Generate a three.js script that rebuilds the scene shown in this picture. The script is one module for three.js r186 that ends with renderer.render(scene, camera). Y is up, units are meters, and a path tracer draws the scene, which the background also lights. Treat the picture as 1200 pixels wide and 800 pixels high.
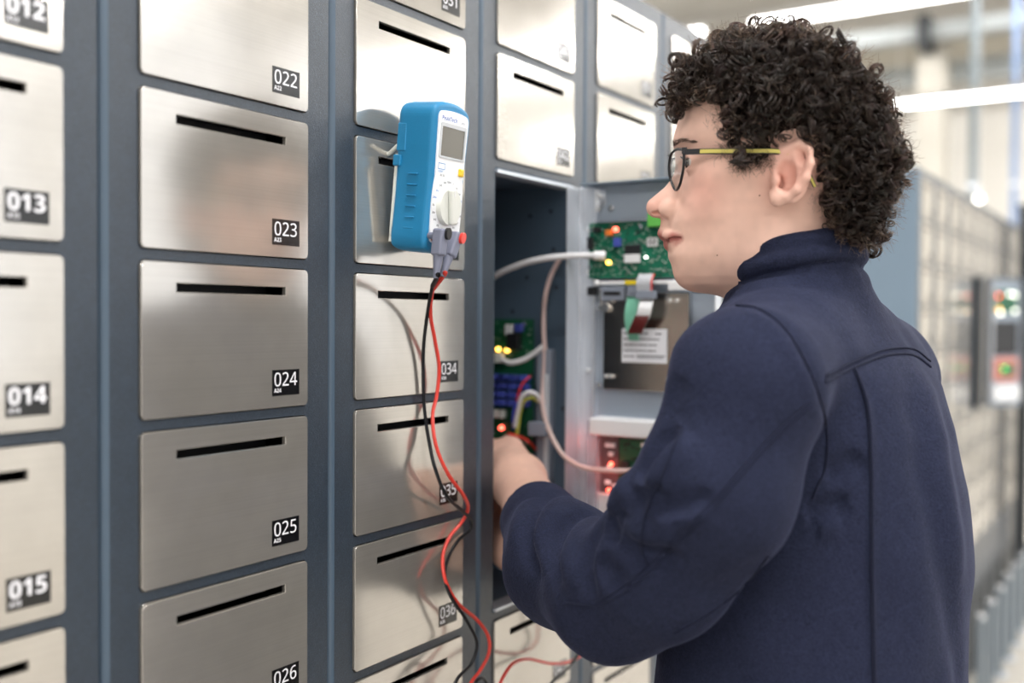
import * as THREE from 'three';
import { mergeGeometries } from 'three/addons/utils/BufferGeometryUtils.js';
import { RoundedBoxGeometry } from 'three/addons/geometries/RoundedBoxGeometry.js';
import { RectAreaLightUniformsLib } from 'three/addons/lights/RectAreaLightUniformsLib.js';

// ---------------------------------------------------------------- camera, light, exposure
const EXPOSURE = 1.46, TUBE = 78, TUBE_GLOW = 9;
const scene = new THREE.Scene();
const renderer = new THREE.WebGLRenderer({ antialias: true });
renderer.toneMapping = THREE.LinearToneMapping;
renderer.toneMappingExposure = EXPOSURE;
renderer.shadowMap.enabled = true;
RectAreaLightUniformsLib.init();
scene.background = new THREE.Color().setRGB(1.25, 1.3, 1.38);

const FOCAL = 1200, YAW = 0.5756, PITCH = -0.0227, ROLL = 0.0062;   // focal length in pixels of the 1200 x 800 frame
const camera = new THREE.PerspectiveCamera(2 * Math.atan(400 / FOCAL) * 180 / Math.PI, 1.5, 0.05, 60);
const EYE = new THREE.Vector3(0, 1.6, 0.7285);
const V = (x, y, z) => new THREE.Vector3(x, y, z);
const FW = V(Math.cos(YAW) * Math.cos(PITCH), Math.sin(PITCH), -Math.sin(YAW) * Math.cos(PITCH));
const R0 = V(Math.sin(YAW), 0, Math.cos(YAW)), U0 = R0.clone().cross(FW);
const RT = R0.clone().multiplyScalar(Math.cos(ROLL)).addScaledVector(U0, Math.sin(ROLL));
const UP = U0.clone().multiplyScalar(Math.cos(ROLL)).addScaledVector(R0, -Math.sin(ROLL));
camera.position.copy(EYE);
camera.quaternion.setFromRotationMatrix(new THREE.Matrix4().makeBasis(RT, UP, FW.clone().negate()));
camera.focus = 1.06;
camera.userData.fStop = 2.1;
// a point at a measured place of the photograph and a distance along the view axis
const ray = (px, py) => FW.clone().addScaledVector(RT, (px - 600) / FOCAL).addScaledVector(UP, -(py - 400) / FOCAL);
const at = (px, py, Z) => EYE.clone().addScaledVector(ray(px, py), Z);

// ---------------------------------------------------------------- helpers
let seed = 7;
const rnd = () => { seed = (seed + 0x6d2b79f5) | 0; let t = Math.imul(seed ^ (seed >>> 15), 1 | seed); t = (t + Math.imul(t ^ (t >>> 7), 61 | t)) ^ t; return ((t ^ (t >>> 14)) >>> 0) / 4294967296; };
const rr = (a, b) => a + (b - a) * rnd();
const names = {};
const numbered = (n) => { const k = names[n] = (names[n] ?? -1) + 1; return k ? `${n}_${String(k).padStart(3, '0')}` : n; };
function part(name, geo, mat, parent, kind) {
  const m = new THREE.Mesh(geo, mat);
  m.name = parent === scene ? numbered(name) : name;
  m.castShadow = m.receiveShadow = true;
  if (kind) m.userData.kind = kind;
  parent.add(m);
  return m;
}
function tag(o, label, category, group) { o.userData.label = label; o.userData.category = category; if (group) o.userData.group = group; return o; }
function thing(name, label, category, pos = [0, 0, 0], group) {
  const o = new THREE.Group();
  o.name = numbered(name);
  o.position.set(...pos);
  scene.add(o);
  return tag(o, label, category, group);
}
const struct = (name, geo, mat) => part(name, geo, mat, scene, 'structure');
const box = (w, h, d, x = 0, y = 0, z = 0) => new THREE.BoxGeometry(w, h, d).translate(x, y, z);
const bounds = (x0, x1, y0, y1, z0, z1) => box(x1 - x0, y1 - y0, z1 - z0, (x0 + x1) / 2, (y0 + y1) / 2, (z0 + z1) / 2);
const rbox = (w, h, d, r, x = 0, y = 0, z = 0, s = 2) => new RoundedBoxGeometry(w, h, d, s, r).translate(x, y, z);
const cyl = (r, h, x = 0, y = 0, z = 0, n = 20, r2 = r) => new THREE.CylinderGeometry(r, r2, h, n).translate(x, y, z);
const cylZ = (r, h, x = 0, y = 0, z = 0, n = 20, r2 = r) => new THREE.CylinderGeometry(r, r2, h, n).rotateX(Math.PI / 2).translate(x, y, z);
const ball = (r, x = 0, y = 0, z = 0, w = 14, h = 10) => new THREE.SphereGeometry(r, w, h).translate(x, y, z);
const curve = (pts, tension = 0.5) => new THREE.CatmullRomCurve3(pts.map((p) => (p.isVector3 ? p : V(...p))), false, 'catmullrom', tension);
const tube = (pts, r, segs = 60, radial = 8) => new THREE.TubeGeometry(curve(pts), segs, r, radial, false);
function merge(list) {
  const clean = list.map((g) => { g = g.index ? g.toNonIndexed() : g; for (const k of Object.keys(g.attributes)) if (!['position', 'normal', 'uv'].includes(k)) g.deleteAttribute(k); if (!g.attributes.uv) g.setAttribute('uv', new THREE.BufferAttribute(new Float32Array(g.attributes.position.count * 2), 2)); return g; });
  return mergeGeometries(clean);
}
function roundRect(w, h, r, x = 0, y = 0, P = THREE.Shape) {
  const s = new P(), l = x - w / 2, b = y - h / 2;
  s.moveTo(l + r, b); s.lineTo(l + w - r, b); s.absarc(l + w - r, b + r, r, -Math.PI / 2, 0, false); s.lineTo(l + w, b + h - r); s.absarc(l + w - r, b + h - r, r, 0, Math.PI / 2, false);
  s.lineTo(l + r, b + h); s.absarc(l + r, b + h - r, r, Math.PI / 2, Math.PI, false); s.lineTo(l, b + r); s.absarc(l + r, b + r, r, Math.PI, Math.PI * 1.5, false);
  return s;
}
const extrude = (shape, depth, z = 0, bevel = 0, cs = 4) => new THREE.ExtrudeGeometry(shape, { depth, curveSegments: cs, bevelEnabled: bevel > 0, bevelThickness: bevel, bevelSize: bevel, bevelOffset: -bevel, bevelSegments: 1 }).translate(0, 0, z);

// ---------------------------------------------------------------- textures and materials
function dataTex(w, h, fn, srgb, rx = 1, ry = 1) {
  const d = new Uint8Array(w * h * 4);
  for (let j = 0; j < h; j++) for (let i = 0; i < w; i++) { const c = fn(i, j); d.set([c[0], c[1], c[2], 255], (j * w + i) * 4); }
  const t = new THREE.DataTexture(d, w, h);
  t.wrapS = t.wrapT = THREE.RepeatWrapping; t.magFilter = THREE.LinearFilter; t.minFilter = THREE.LinearFilter;
  if (srgb) t.colorSpace = THREE.SRGBColorSpace;
  t.repeat.set(rx, ry); t.needsUpdate = true;
  return t;
}
function field2(n, octaves) {   // tiling value noise, 0..1
  const out = new Float32Array(n * n); let total = 0;
  for (const [cells, amp] of octaves) {
    const g = Float32Array.from({ length: cells * cells }, rnd); total += amp;
    for (let j = 0; j < n; j++) for (let i = 0; i < n; i++) {
      const x = i / n * cells, y = j / n * cells, x0 = Math.floor(x), y0 = Math.floor(y), u = x - x0, v = y - y0, s = u * u * (3 - 2 * u), t = v * v * (3 - 2 * v), q = (a, b) => g[((b % cells) * cells) + (a % cells)];
      out[j * n + i] += amp * ((q(x0, y0) * (1 - s) + q(x0 + 1, y0) * s) * (1 - t) + (q(x0, y0 + 1) * (1 - s) + q(x0 + 1, y0 + 1) * s) * t);
    }
  }
  return out.map((v) => v / total);
}
const grey = (v) => { v = Math.max(0, Math.min(255, v * 255)); return [v, v, v]; };
const N1 = field2(256, [[8, 1], [32, 0.8], [128, 1.2]]), N2 = field2(256, [[4, 1], [9, 0.8], [21, 0.5]]);
// powder coat: fine light and dark grains
const grain = Float32Array.from({ length: 256 * 256 }, () => Math.pow(rnd(), 3));
const coatMap = dataTex(256, 256, (i, j) => { const g = grain[j * 256 + i], k = 0.78 + 0.2 * N1[j * 256 + i] + (g > 0.55 ? 0.5 * g : 0); return grey(k * 0.62); }, true, 11, 11);
const coatBump = dataTex(256, 256, (i, j) => grey(0.5 * N1[j * 256 + i] + 0.5 * grain[j * 256 + i]), false, 11, 11);
// brushed steel: streaks along x
const streak = Array.from({ length: 512 }, () => 0.5 + (rnd() - 0.5) * 0.9), streak2 = Array.from({ length: 512 }, rnd);
const brushBump = dataTex(256, 512, (i, j) => grey(0.5 * streak[j] + 0.3 * streak2[(j * 7 + (i >> 5)) % 512] + 0.2 * N1[((j >> 1) % 256) * 256 + (i >> 3)]), false, 5, 5);
const brushRough = dataTex(256, 256, (i, j) => grey(0.72 + 0.22 * N2[j * 256 + i] + 0.14 * (N1[j * 256 + (i >> 4)] - 0.5)), false, 4, 4);
const brushMap = dataTex(256, 256, (i, j) => { const k = 0.93 + 0.07 * N2[j * 256 + i] + 0.03 * (streak[j] - 0.5); return [255 * k, 252 * k, 247 * k].map((v) => Math.min(255, v)); }, true, 5, 5);
const fleeceN = field2(256, [[64, 1], [128, 1.3], [24, 0.4]]);
const fleeceBump = dataTex(256, 256, (i, j) => grey(fleeceN[j * 256 + i]), false, 11, 11);
const fleeceMap = dataTex(256, 256, (i, j) => grey(0.68 + 0.3 * (fleeceN[j * 256 + i] - 0.35)), true, 11, 11);
const plaster = dataTex(256, 256, (i, j) => grey(0.9 + 0.1 * N2[j * 256 + i]), true, 0.3, 0.3);
const concrete = dataTex(256, 256, (i, j) => grey(0.72 + 0.18 * N2[j * 256 + i] + 0.1 * N1[j * 256 + i]), true, 0.5, 0.5);

const M = (o) => new THREE.MeshPhysicalMaterial(o);
const rgb = (r, g, b) => new THREE.Color().setRGB(r, g, b);
const mat = {
  coat: M({ color: rgb(0.068, 0.108, 0.168), map: coatMap, roughness: 0.4, bumpMap: coatBump, bumpScale: 0.0005, clearcoat: 0.35, clearcoatRoughness: 0.38 }),
  coatEdge: M({ color: rgb(0.065, 0.10, 0.145), roughness: 0.35 }),
  dark: M({ color: rgb(0.012, 0.013, 0.016), roughness: 0.6 }),
  inside: M({ color: rgb(0.075, 0.115, 0.165), roughness: 0.45, bumpMap: coatBump, bumpScale: 0.0002 }),
  steel: M({ color: rgb(0.60, 0.585, 0.565), map: brushMap, metalness: 0.72, roughness: 0.18, roughnessMap: brushRough, bumpMap: brushBump, bumpScale: 0.000012 }),
  zinc: M({ color: rgb(0.62, 0.66, 0.72), metalness: 0.55, roughness: 0.38, bumpMap: brushRough, bumpScale: 0.0002 }),
  alu: M({ color: rgb(0.82, 0.85, 0.9), metalness: 0.85, roughness: 0.25 }),
  plate: M({ color: rgb(0.42, 0.385, 0.35), metalness: 1, roughness: 0.24, roughnessMap: brushRough }),
  screw: M({ color: rgb(0.86, 0.87, 0.88), metalness: 0.9, roughness: 0.22 }),
  brass: M({ color: rgb(0.75, 0.6, 0.3), metalness: 0.9, roughness: 0.3 }),
  black: M({ color: rgb(0.012, 0.012, 0.014), roughness: 0.4 }),
  rubberBlack: M({ color: rgb(0.008, 0.009, 0.012), roughness: 0.35, specularIntensity: 0.6 }),
  rubberRed: M({ color: rgb(0.72, 0.045, 0.03), roughness: 0.32, clearcoat: 0.3, clearcoatRoughness: 0.25 }),
  blue: M({ color: rgb(0.008, 0.205, 0.43), roughness: 0.48, bumpMap: fleeceBump, bumpScale: 0.00008 }),
  plugGrey: M({ color: rgb(0.19, 0.205, 0.28), roughness: 0.5 }),
  white: M({ color: rgb(0.8, 0.81, 0.83), roughness: 0.4 }),
  ivory: M({ color: rgb(0.74, 0.76, 0.72), roughness: 0.35 }),
  pcb: M({ color: rgb(0.008, 0.15, 0.085), roughness: 0.3 }),
  pcbDark: M({ color: rgb(0.01, 0.10, 0.045), roughness: 0.35 }),
  gold: M({ color: rgb(0.5, 0.55, 0.5), roughness: 0.4, metalness: 0.3 }),
  relay: M({ color: rgb(0.06, 0.085, 0.4), roughness: 0.35 }),
  orange: M({ color: rgb(0.7, 0.2, 0.03), roughness: 0.4 }),
  yellow: M({ color: rgb(0.85, 0.66, 0.02), roughness: 0.4 }),
  greenBlock: M({ color: rgb(0.12, 0.45, 0.08), roughness: 0.4 }),
  greyPlastic: M({ color: rgb(0.23, 0.26, 0.32), roughness: 0.45 }),
  ribbon: M({ color: rgb(0.52, 0.54, 0.58), roughness: 0.5 }),
  mint: M({ color: rgb(0.24, 0.62, 0.46), roughness: 0.5 }),
  darkRed: M({ color: rgb(0.16, 0.02, 0.02), roughness: 0.5 }),
  cableWhite: M({ color: rgb(0.68, 0.68, 0.7), roughness: 0.4 }),
  cablePink: M({ color: rgb(0.66, 0.5, 0.47), roughness: 0.4 }),
  wall: M({ color: rgb(0.88, 0.875, 0.86), map: plaster, roughness: 0.9 }),
  cream: M({ color: rgb(0.80, 0.775, 0.73), map: plaster, roughness: 0.9 }),
  tan: M({ color: rgb(0.52, 0.48, 0.40), map: plaster, roughness: 0.9 }),
  beam: M({ color: rgb(0.40, 0.43, 0.44), roughness: 0.6 }),
  pillar: M({ color: rgb(0.62, 0.59, 0.53), map: plaster, roughness: 0.85 }),
  floor: M({ color: rgb(0.62, 0.58, 0.52), map: concrete, roughness: 0.4 }),
  pipeGrey: M({ color: rgb(0.17, 0.2, 0.22), roughness: 0.5 }),
  pipeBlue: M({ color: rgb(0.17, 0.25, 0.42), roughness: 0.5 }),
  darkPost: M({ color: rgb(0.03, 0.035, 0.04), roughness: 0.6 }),
  lamp: M({ color: rgb(0.9, 0.9, 0.9), emissive: rgb(1, 0.985, 0.95), emissiveIntensity: TUBE_GLOW, roughness: 0.5 }),
  fixture: M({ color: rgb(0.8, 0.8, 0.8), roughness: 0.5 }),
};
const led = (r, g, b, k) => M({ color: rgb(r, g, b), emissive: rgb(r, g, b), emissiveIntensity: k, roughness: 0.4 });
const LED = { red: led(1, 0.10, 0.06, 5), amber: led(1, 0.50, 0.08, 5), white: led(1, 0.96, 0.85, 5), green: led(0.25, 1, 0.15, 3) };

// ---------------------------------------------------------------- the hall
const X0 = -5, X1 = 13.2, Z0 = -6.5, Z1 = 6, TOP = 5.7;
struct('floor', bounds(X0 - 0.3, X1 + 0.3, -0.2, 0, Z0 - 0.3, Z1 + 0.3), mat.floor);
struct('ceiling', bounds(X0 - 0.3, X1 + 0.3, TOP, TOP + 0.2, Z0 - 0.3, Z1 + 0.3), mat.cream);
struct('wall_left', bounds(X0 - 0.2, X1 + 0.2, 0, TOP, Z0 - 0.2, Z0), mat.wall);
struct('wall_back', bounds(X0 - 0.2, X0, 0, TOP, Z0, Z1), M({ color: rgb(0.8, 0.79, 0.78), map: plaster, roughness: 0.9 }));
struct('wall_far', bounds(X1, X1 + 0.2, 0, TOP, Z0, Z1), mat.cream);
{ // the long right wall with tall windows
  const wx = [[2.6, 4.2], [4.6, 6.2], [6.6, 8.2]], y0 = 1.0, y1 = 4.3, g = [bounds(X0 - 0.2, X1 + 0.2, 0, y0, Z1, Z1 + 0.2), bounds(X0 - 0.2, X1 + 0.2, y1, TOP, Z1, Z1 + 0.2)];
  let x = X0 - 0.2; for (const [a, b] of [...wx, [X1 + 0.2, 0]]) { g.push(bounds(x, a, y0, y1, Z1, Z1 + 0.2)); x = b; }
  struct('wall_right', merge(g), mat.wall);
  wx.forEach(([a, b], i) => {
    const w = new THREE.Group(); w.name = `window_${i + 1}`; w.userData.kind = 'structure'; w.position.set((a + b) / 2, y0, Z1 + 0.1); scene.add(w);
    const W2 = b - a, H2 = y1 - y0;
    part('frame', merge([bounds(-W2 / 2, W2 / 2, 0, 0.06, -0.03, 0.03), bounds(-W2 / 2, W2 / 2, H2 - 0.06, H2, -0.03, 0.03), bounds(-W2 / 2, -W2 / 2 + 0.06, 0, H2, -0.03, 0.03), bounds(W2 / 2 - 0.06, W2 / 2, 0, H2, -0.03, 0.03)]), mat.fixture, w);
    part('mullion', bounds(-0.025, 0.025, 0, H2, -0.025, 0.025), mat.fixture, w);
    for (const s of [-1, 1]) part('pane', bounds(s > 0 ? 0.025 : -W2 / 2 + 0.06, s > 0 ? W2 / 2 - 0.06 : -0.025, 0.06, H2 - 0.06, -0.002, 0.002), M({ color: 0xffffff, transmission: 1, roughness: 0, thickness: 0 }), w);
  });
}
// far end of the hall: piers, rails and beams in front of the far wall
for (const [z, w] of [[-5.1, 0.4], [-1.65, 0.3], [1.6, 0.36], [4.6, 0.36]]) struct('pillar', bounds(12.3, 12.65, 0, 4.78, z - w / 2, z + w / 2), mat.pillar);
struct('beam_grey', bounds(12.0, 12.25, 4.72, 4.88, Z0, Z1), mat.beam);
struct('beam_lower', bounds(12.65, 12.85, 4.36, 4.58, Z0, Z1), mat.beam);
struct('wall_band', bounds(13.1, 13.2, 4.62, 5.1, Z0, Z1), mat.tan);
for (const x of [1.5, 5.2, 8.9]) struct('ceiling_beam', bounds(x - 0.14, x + 0.14, 5.3, TOP, Z0, Z1), mat.tan);
struct('pillar_bracket', bounds(11.9, 12.3, 4.6, 4.95, -1.72, -1.6), mat.darkPost);

// suspended tube lights in lines across the hall
const rowsX = [0.5, 3.6, 6.72, 9.93, -2.6];
const tubeProto = new THREE.Group();
{
  part('housing', bounds(-0.035, 0.035, 0.012, 0.055, -0.75, 0.75), mat.fixture, tubeProto);
  const d = new THREE.CylinderGeometry(0.034, 0.034, 1.5, 14, 1, false, 0, Math.PI).rotateZ(Math.PI / 2).rotateY(Math.PI / 2).rotateZ(0);
  part('diffuser', merge([bounds(-0.034, 0.034, -0.022, 0.012, -0.75, 0.75)]), mat.lamp, tubeProto);
  d.dispose();
  for (const z of [-0.5, 0.5]) part('hanger', cyl(0.003, TOP - 3.655, 0, (TOP - 3.655) / 2 + 0.055, z, 6), mat.fixture, tubeProto);
}
const ordinal = ['first', 'second', 'third', 'fourth', 'fifth', 'sixth'];
rowsX.forEach((x, i) => {
  for (let k = -1; k < 4; k++) {
    const z = -0.96 + k * 1.86, o = tubeProto.clone();
    o.name = numbered('tube_light');
    o.position.set(x, 3.6, z);
    scene.add(o);
    let label = `white tube light out of frame, ${ordinal[k + 1]} of the ${ordinal[i]} line across the hall`;
    if (i === 2 && k === 0) label = 'long white glowing tube light above the curly hair at the top of the photo';
    if (i === 2 && k === -1) label = 'short bright end of a tube light just above the locker tops left of the hair';
    if (i === 3 && k === 0) label = 'lower white glowing tube light to the right of the curly hair';
    tag(o, label, 'tube light', 'suspended tube lights');
    const l = new THREE.RectAreaLight(rgb(1, 0.985, 0.965), TUBE, 0.068, 1.5);
    l.position.set(x, 3.6 - 0.026, z);
    l.rotation.set(-Math.PI / 2, 0, 0);
    l.castShadow = true;
    scene.add(l);
  }
});

// wide lamps under the ceiling at the far end
for (let k = 0; k < 5; k++) {
  const t = thing('ceiling_lamp', `wide ceiling lamp over the far wall, ${ordinal[k]} of its row`, 'ceiling lamp', [10.9, 5.25, -5.2 + k * 2.4], 'ceiling lamps at the far end');
  part('housing', rbox(0.5, 0.08, 1.1, 0.01, 0, 0.05, 0), mat.fixture, t); part('diffuser', bounds(-0.23, 0.23, 0, 0.012, -0.53, 0.53), mat.lamp, t); part('hanger', cyl(0.006, TOP - 5.33, 0, (TOP - 5.33) / 2 + 0.08, 0, 6), mat.fixture, t);
  const l = new THREE.RectAreaLight(rgb(1, 0.985, 0.965), 24, 0.45, 1.05); l.position.set(10.9, 5.24, -5.2 + k * 2.4); l.rotation.set(-Math.PI / 2, 0, 0); l.castShadow = true; scene.add(l);
}

// ---------------------------------------------------------------- locker columns
const SEAM = 0.2449, W = 0.2664, PITCH_Y = 0.145, PL = 0.038, PW = 0.1957, PH = 0.134;
const rowTop = (r) => 2.2265 - PITCH_Y * r;             // row 1 is the topmost
const CAB_TOP = 2.111, CAB_BOT = 0.42, DEPTH = 0.45;
// number stickers: one atlas, 10 x 6 cells
const atlas = document.createElement('canvas'); atlas.width = 2000; atlas.height = 840;
const ctx = atlas.getContext('2d');
ctx.fillStyle = '#101012'; ctx.fillRect(0, 0, 2000, 840);
for (let c = 0; c < 6; c++) for (let r = 0; r < 10; r++) {
  const n = (c + 1) * 10 + r + 1, x = r * 200, y = c * 140, text = String(n).padStart(3, '0');
  if (c === 5) continue;
  ctx.fillStyle = '#f2f2f8'; ctx.textAlign = 'left'; ctx.textBaseline = 'alphabetic';
  ctx.save(); ctx.translate(x + 12, y + 88);
  ctx.font = `${c === 0 ? 'bold ' : ''}100px sans-serif`;
  ctx.scale(172 / ctx.measureText(text).width, 1); ctx.fillText(text, 0, 0); ctx.restore();
  ctx.font = 'bold 30px sans-serif'; ctx.fillText('A' + n, x + 14, y + 122);
}
const stickerTex = new THREE.CanvasTexture(atlas); stickerTex.colorSpace = THREE.SRGBColorSpace;
const stickerMat = M({ map: stickerTex, roughness: 0.24, clearcoat: 0.25, clearcoatRoughness: 0.15 });
function stickerGeo(c, r) {
  const g = box(0.0358, 0.0248, 0.0004), uv = g.attributes.uv;
  for (let i = 0; i < uv.count; i++) { const f = i >= 16 && i < 20, u = uv.getX(i), v = uv.getY(i); uv.setXY(i, (r + (f ? 0.01 + 0.98 * u : 0.01)) / 10, 1 - (c + (f ? 1 - (0.01 + 0.98 * v) : 0.01)) / 6); }
  return g;
}
const plainSticker = box(0.0358, 0.0248, 0.0004);
// a door plate: rounded sheet with a long slot, 4 mm deep at the slot's lips
const plateShape = roundRect(PW, PH, 0.005);
plateShape.holes.push((() => { const h = new THREE.Path(), a = -PW / 2 + 0.036, b = PW / 2 - 0.0305, t = PH / 2 - 0.0178, u = PH / 2 - 0.0257; h.moveTo(a, u); h.lineTo(b, u); h.lineTo(b, t); h.lineTo(a, t); h.lineTo(a, u); return h; })());
const plateGeo = extrude(plateShape, 0.0042, -0.0018, 0.0004);
const liningGeo = merge([bounds(-PW / 2 + 0.03, PW / 2 - 0.026, PH / 2 - 0.03, PH / 2 - 0.013, -0.03, -0.029)]);
function frameGeo(opening) {      // front sheet of one column with an opening for each door
  const s = new THREE.Shape();
  s.moveTo(0.009, CAB_BOT); s.lineTo(W - 0.0014, CAB_BOT); s.lineTo(W - 0.0014, CAB_TOP); s.lineTo(0.009, CAB_TOP);
  const g = 0.0011;
  for (let r = 1; r <= 10; r++) {
    if (opening && r >= 3 && r <= 6) continue;
    s.holes.push(roundRect(PW + 2 * g, PH + 2 * g, 0.006, PL + PW / 2, rowTop(r) - PH / 2, THREE.Path));
  }
  if (opening) { const h = rowTop(3) - 0.0015, b = rowTop(6) - PH + 0.001; s.holes.push(roundRect(PW + 0.0042, h - b + 0.0042, 0.002, PL + PW / 2, (h + b) / 2, THREE.Path)); }
  const c = new THREE.Shape(); c.moveTo(0.0014, -0.016); c.lineTo(0.0014, -0.006); c.lineTo(0.0035, -0.0016); c.lineTo(0.009, 0); c.lineTo(0.009, -0.016); c.lineTo(0.0014, -0.016);
  // the bent left edge, swept up the column
  const edge = new THREE.ExtrudeGeometry(c, { depth: CAB_TOP - CAB_BOT, bevelEnabled: false }).rotateX(-Math.PI / 2);
  const p = edge.attributes.position; for (let i = 0; i < p.count; i++) { const x = p.getX(i), y = p.getY(i), z = p.getZ(i); p.setXYZ(i, x, y + CAB_BOT, -z); }
  return { sheet: extrude(s, 0.018, -0.018), edge };
}
const plainFrame = frameGeo(false), openFrame = frameGeo(true);
// the edge profile ends up mirrored by the sweep: rebuild it as plain strips instead
function edgeStrip() {
  const prof = [[0.0014, -0.018], [0.0014, -0.006], [0.003, -0.0022], [0.0058, -0.0006], [0.0092, 0.0]], pos = [], idx = [];
  for (const [x, z] of prof) { pos.push(x, CAB_BOT, z, x, CAB_TOP, z); }
  for (let i = 0; i < prof.length - 1; i++) { const a = 2 * i; idx.push(a, a + 2, a + 1, a + 2, a + 3, a + 1); }
  const g = new THREE.BufferGeometry(); g.setAttribute('position', new THREE.Float32BufferAttribute(pos, 3)); g.setIndex(idx); g.computeVertexNormals();
  g.setAttribute('uv', new THREE.BufferAttribute(new Float32Array(prof.length * 4), 2));
  return g;
}
const edgeGeo = edgeStrip();
const shell = (o) => merge([
  bounds(0.0014, 0.004, CAB_BOT, CAB_TOP, -DEPTH, -0.018), bounds(W - 0.004, W - 0.0014, CAB_BOT, CAB_TOP, -DEPTH, -0.018),
  bounds(0.004, W - 0.004, CAB_TOP - 0.002, CAB_TOP, -DEPTH, -0.018), bounds(0.004, W - 0.004, CAB_BOT, CAB_BOT + 0.002, -DEPTH, -0.018),
  bounds(0.004, W - 0.004, CAB_BOT, CAB_TOP, -DEPTH, -DEPTH + 0.002)]);
const shellGeo = shell();
const legGeo = bounds(0.03, 0.06, 0, CAB_BOT, -0.05, -0.02);
function lockerColumn(k, x, label, group, opts = {}) {
  const t = thing('locker_unit', label, 'lockers', [x, 0, 0], group), fr = opts.open ? openFrame : plainFrame;
  part('frame', fr.sheet, mat.coat, t);
  part('bent_edge', edgeGeo, mat.coatEdge, t);
  part('shell', shellGeo, mat.dark, t);
  for (const [dx, dz] of [[0, 0], [0.17, 0], [0, -0.33], [0.17, -0.33]]) part('leg', legGeo, mat.zinc, t).position.set(dx, 0, dz);
  for (let r = 1; r <= 10; r++) {
    if (opts.open && r >= 3 && r <= 6) continue;
    const d = part('door', plateGeo, mat.steel, t);
    d.position.set(PL + PW / 2, rowTop(r) - PH / 2, 0);
    if (!opts.plain) part('slot_backing', liningGeo, mat.dark, d);
    const s = part('number_sticker', opts.plain ? plainSticker : stickerGeo(k, r - 1), opts.plain ? mat.black : stickerMat, d);
    s.position.set(PW / 2 - 0.0125 - 0.0179, -PH / 2 + 0.0115 + 0.0124, 0.003);
  }
  return t;
}
const where = ['leftmost locker column, blurred, its doors numbered 012 to 015', 'second locker column from left with steel doors numbered 022 to 026', 'locker column the blue multimeter hangs on, doors numbered 031 to 036',
  'locker column with the large open compartment full of wiring', 'locker column just right of the open compartment, above its wired door', 'locker column partly hidden behind the front of the curly hair'];
const cols = where.map((w, k) => lockerColumn(k, SEAM + k * W, w, 'numbered steel lockers of the near bank', { open: k === 3, plain: k === 5 }));
lockerColumn(6, SEAM + 6 * W, 'last locker column of the near bank, hidden behind the head', 'numbered steel lockers of the near bank', { plain: true });

// far bank in the same line, its grey end panel towards the aisle
const FAR = 3.605;
{
  const e = thing('end_panel', 'smooth blue-grey end panel of the far locker bank behind the neck', 'panel', [FAR - 0.004, 0, 0]);
  part('sheet', rbox(0.006, CAB_TOP - 0.2, DEPTH + 0.04, 0.002, 0, (CAB_TOP + 0.2) / 2, -(DEPTH + 0.04) / 2 + 0.002), M({ color: rgb(0.20, 0.28, 0.37), roughness: 0.5 }), e);
  part('foot_strip', bounds(-0.003, 0.003, 0, 0.2, -DEPTH, -0.01), mat.darkPost, e);
}
const nth = ['first', 'second', 'third', 'fourth', 'fifth', 'sixth', 'seventh', 'eighth', 'ninth', 'tenth', 'eleventh'];
for (let k = 0; k < 11; k++) {
  const open = k === 4;
  lockerColumn(9, FAR + k * W, open ? 'far locker column with an open compartment and glowing lights' : `blurred locker column of the far bank, ${nth[k]} from its blue-grey end panel`, 'blurred lockers of the far bank', { plain: true, open });
}
// short galvanised posts standing before the far bank
for (let k = 0; k < 7; k++) {
  const x = 4.5164 + k * W;
  const t = thing('guard_post', `short galvanised steel post at the foot of the far lockers, ${nth[k]} from the left`, 'post', [x, 0, 0.08], 'galvanised posts before the far lockers');
  part('post', rbox(0.05, 0.39, 0.03, 0.006, 0, 0.205, 0), mat.postSteel ??= M({ color: rgb(0.27, 0.32, 0.37), metalness: 0.5, roughness: 0.4 }), t);
  part('cap', rbox(0.052, 0.02, 0.032, 0.008, 0, 0.4, 0), mat.alu, t);
  part('base_plate', rbox(0.08, 0.012, 0.07, 0.003, 0, 0.006, 0), mat.zinc, t);
}
struct('kick_board', bounds(FAR, FAR + 11 * W, 0, 0.4, -0.03, -0.02), mat.darkPost);
{
  const t = thing('dark_post', 'dark vertical post at the right edge of the photo', 'post', [6.0, 0, 0.052]);
  part('shaft', rbox(0.06, 2.2, 0.06, 0.006, 0, 1.1, 0), mat.darkPost, t);
  part('cap_plate', rbox(0.08, 0.012, 0.08, 0.003, 0, 2.206, 0), mat.darkPost, t);
}
{
  const t = thing('grey_pipe', 'grey vertical pipe in front of the far wall', 'pipe', [11.6, 0, -1.08]);
  part('pipe', cyl(0.045, TOP, 0, TOP / 2, 0, 14), mat.pipeGrey, t); part('clamp', cyl(0.066, 0.06, 0, 3, 0, 14), mat.zinc, t);
  const u = thing('blue_pipe', 'blue vertical pipe near the right edge of the photo', 'pipe', [11.6, 0, -0.69]);
  part('pipe', cyl(0.035, TOP, 0, TOP / 2, 0, 14), mat.pipeBlue, u); part('clamp', cyl(0.045, 0.05, 0, 3, 0, 14), mat.zinc, u);
}
{
  const t = thing('round_lamp', 'small round glowing lamp above the far lockers', 'lamp', [9.0, 2.586, -0.629]);
  part('bulb', ball(0.026, 0, 0, 0), LED.white, t); part('socket', cyl(0.02, 0.08, 0, 0.06, 0), mat.fixture, t); part('rod', cyl(0.004, TOP - 2.69, 0, (TOP - 2.69) / 2 + 0.1, 0, 6), mat.fixture, t);
}

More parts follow.
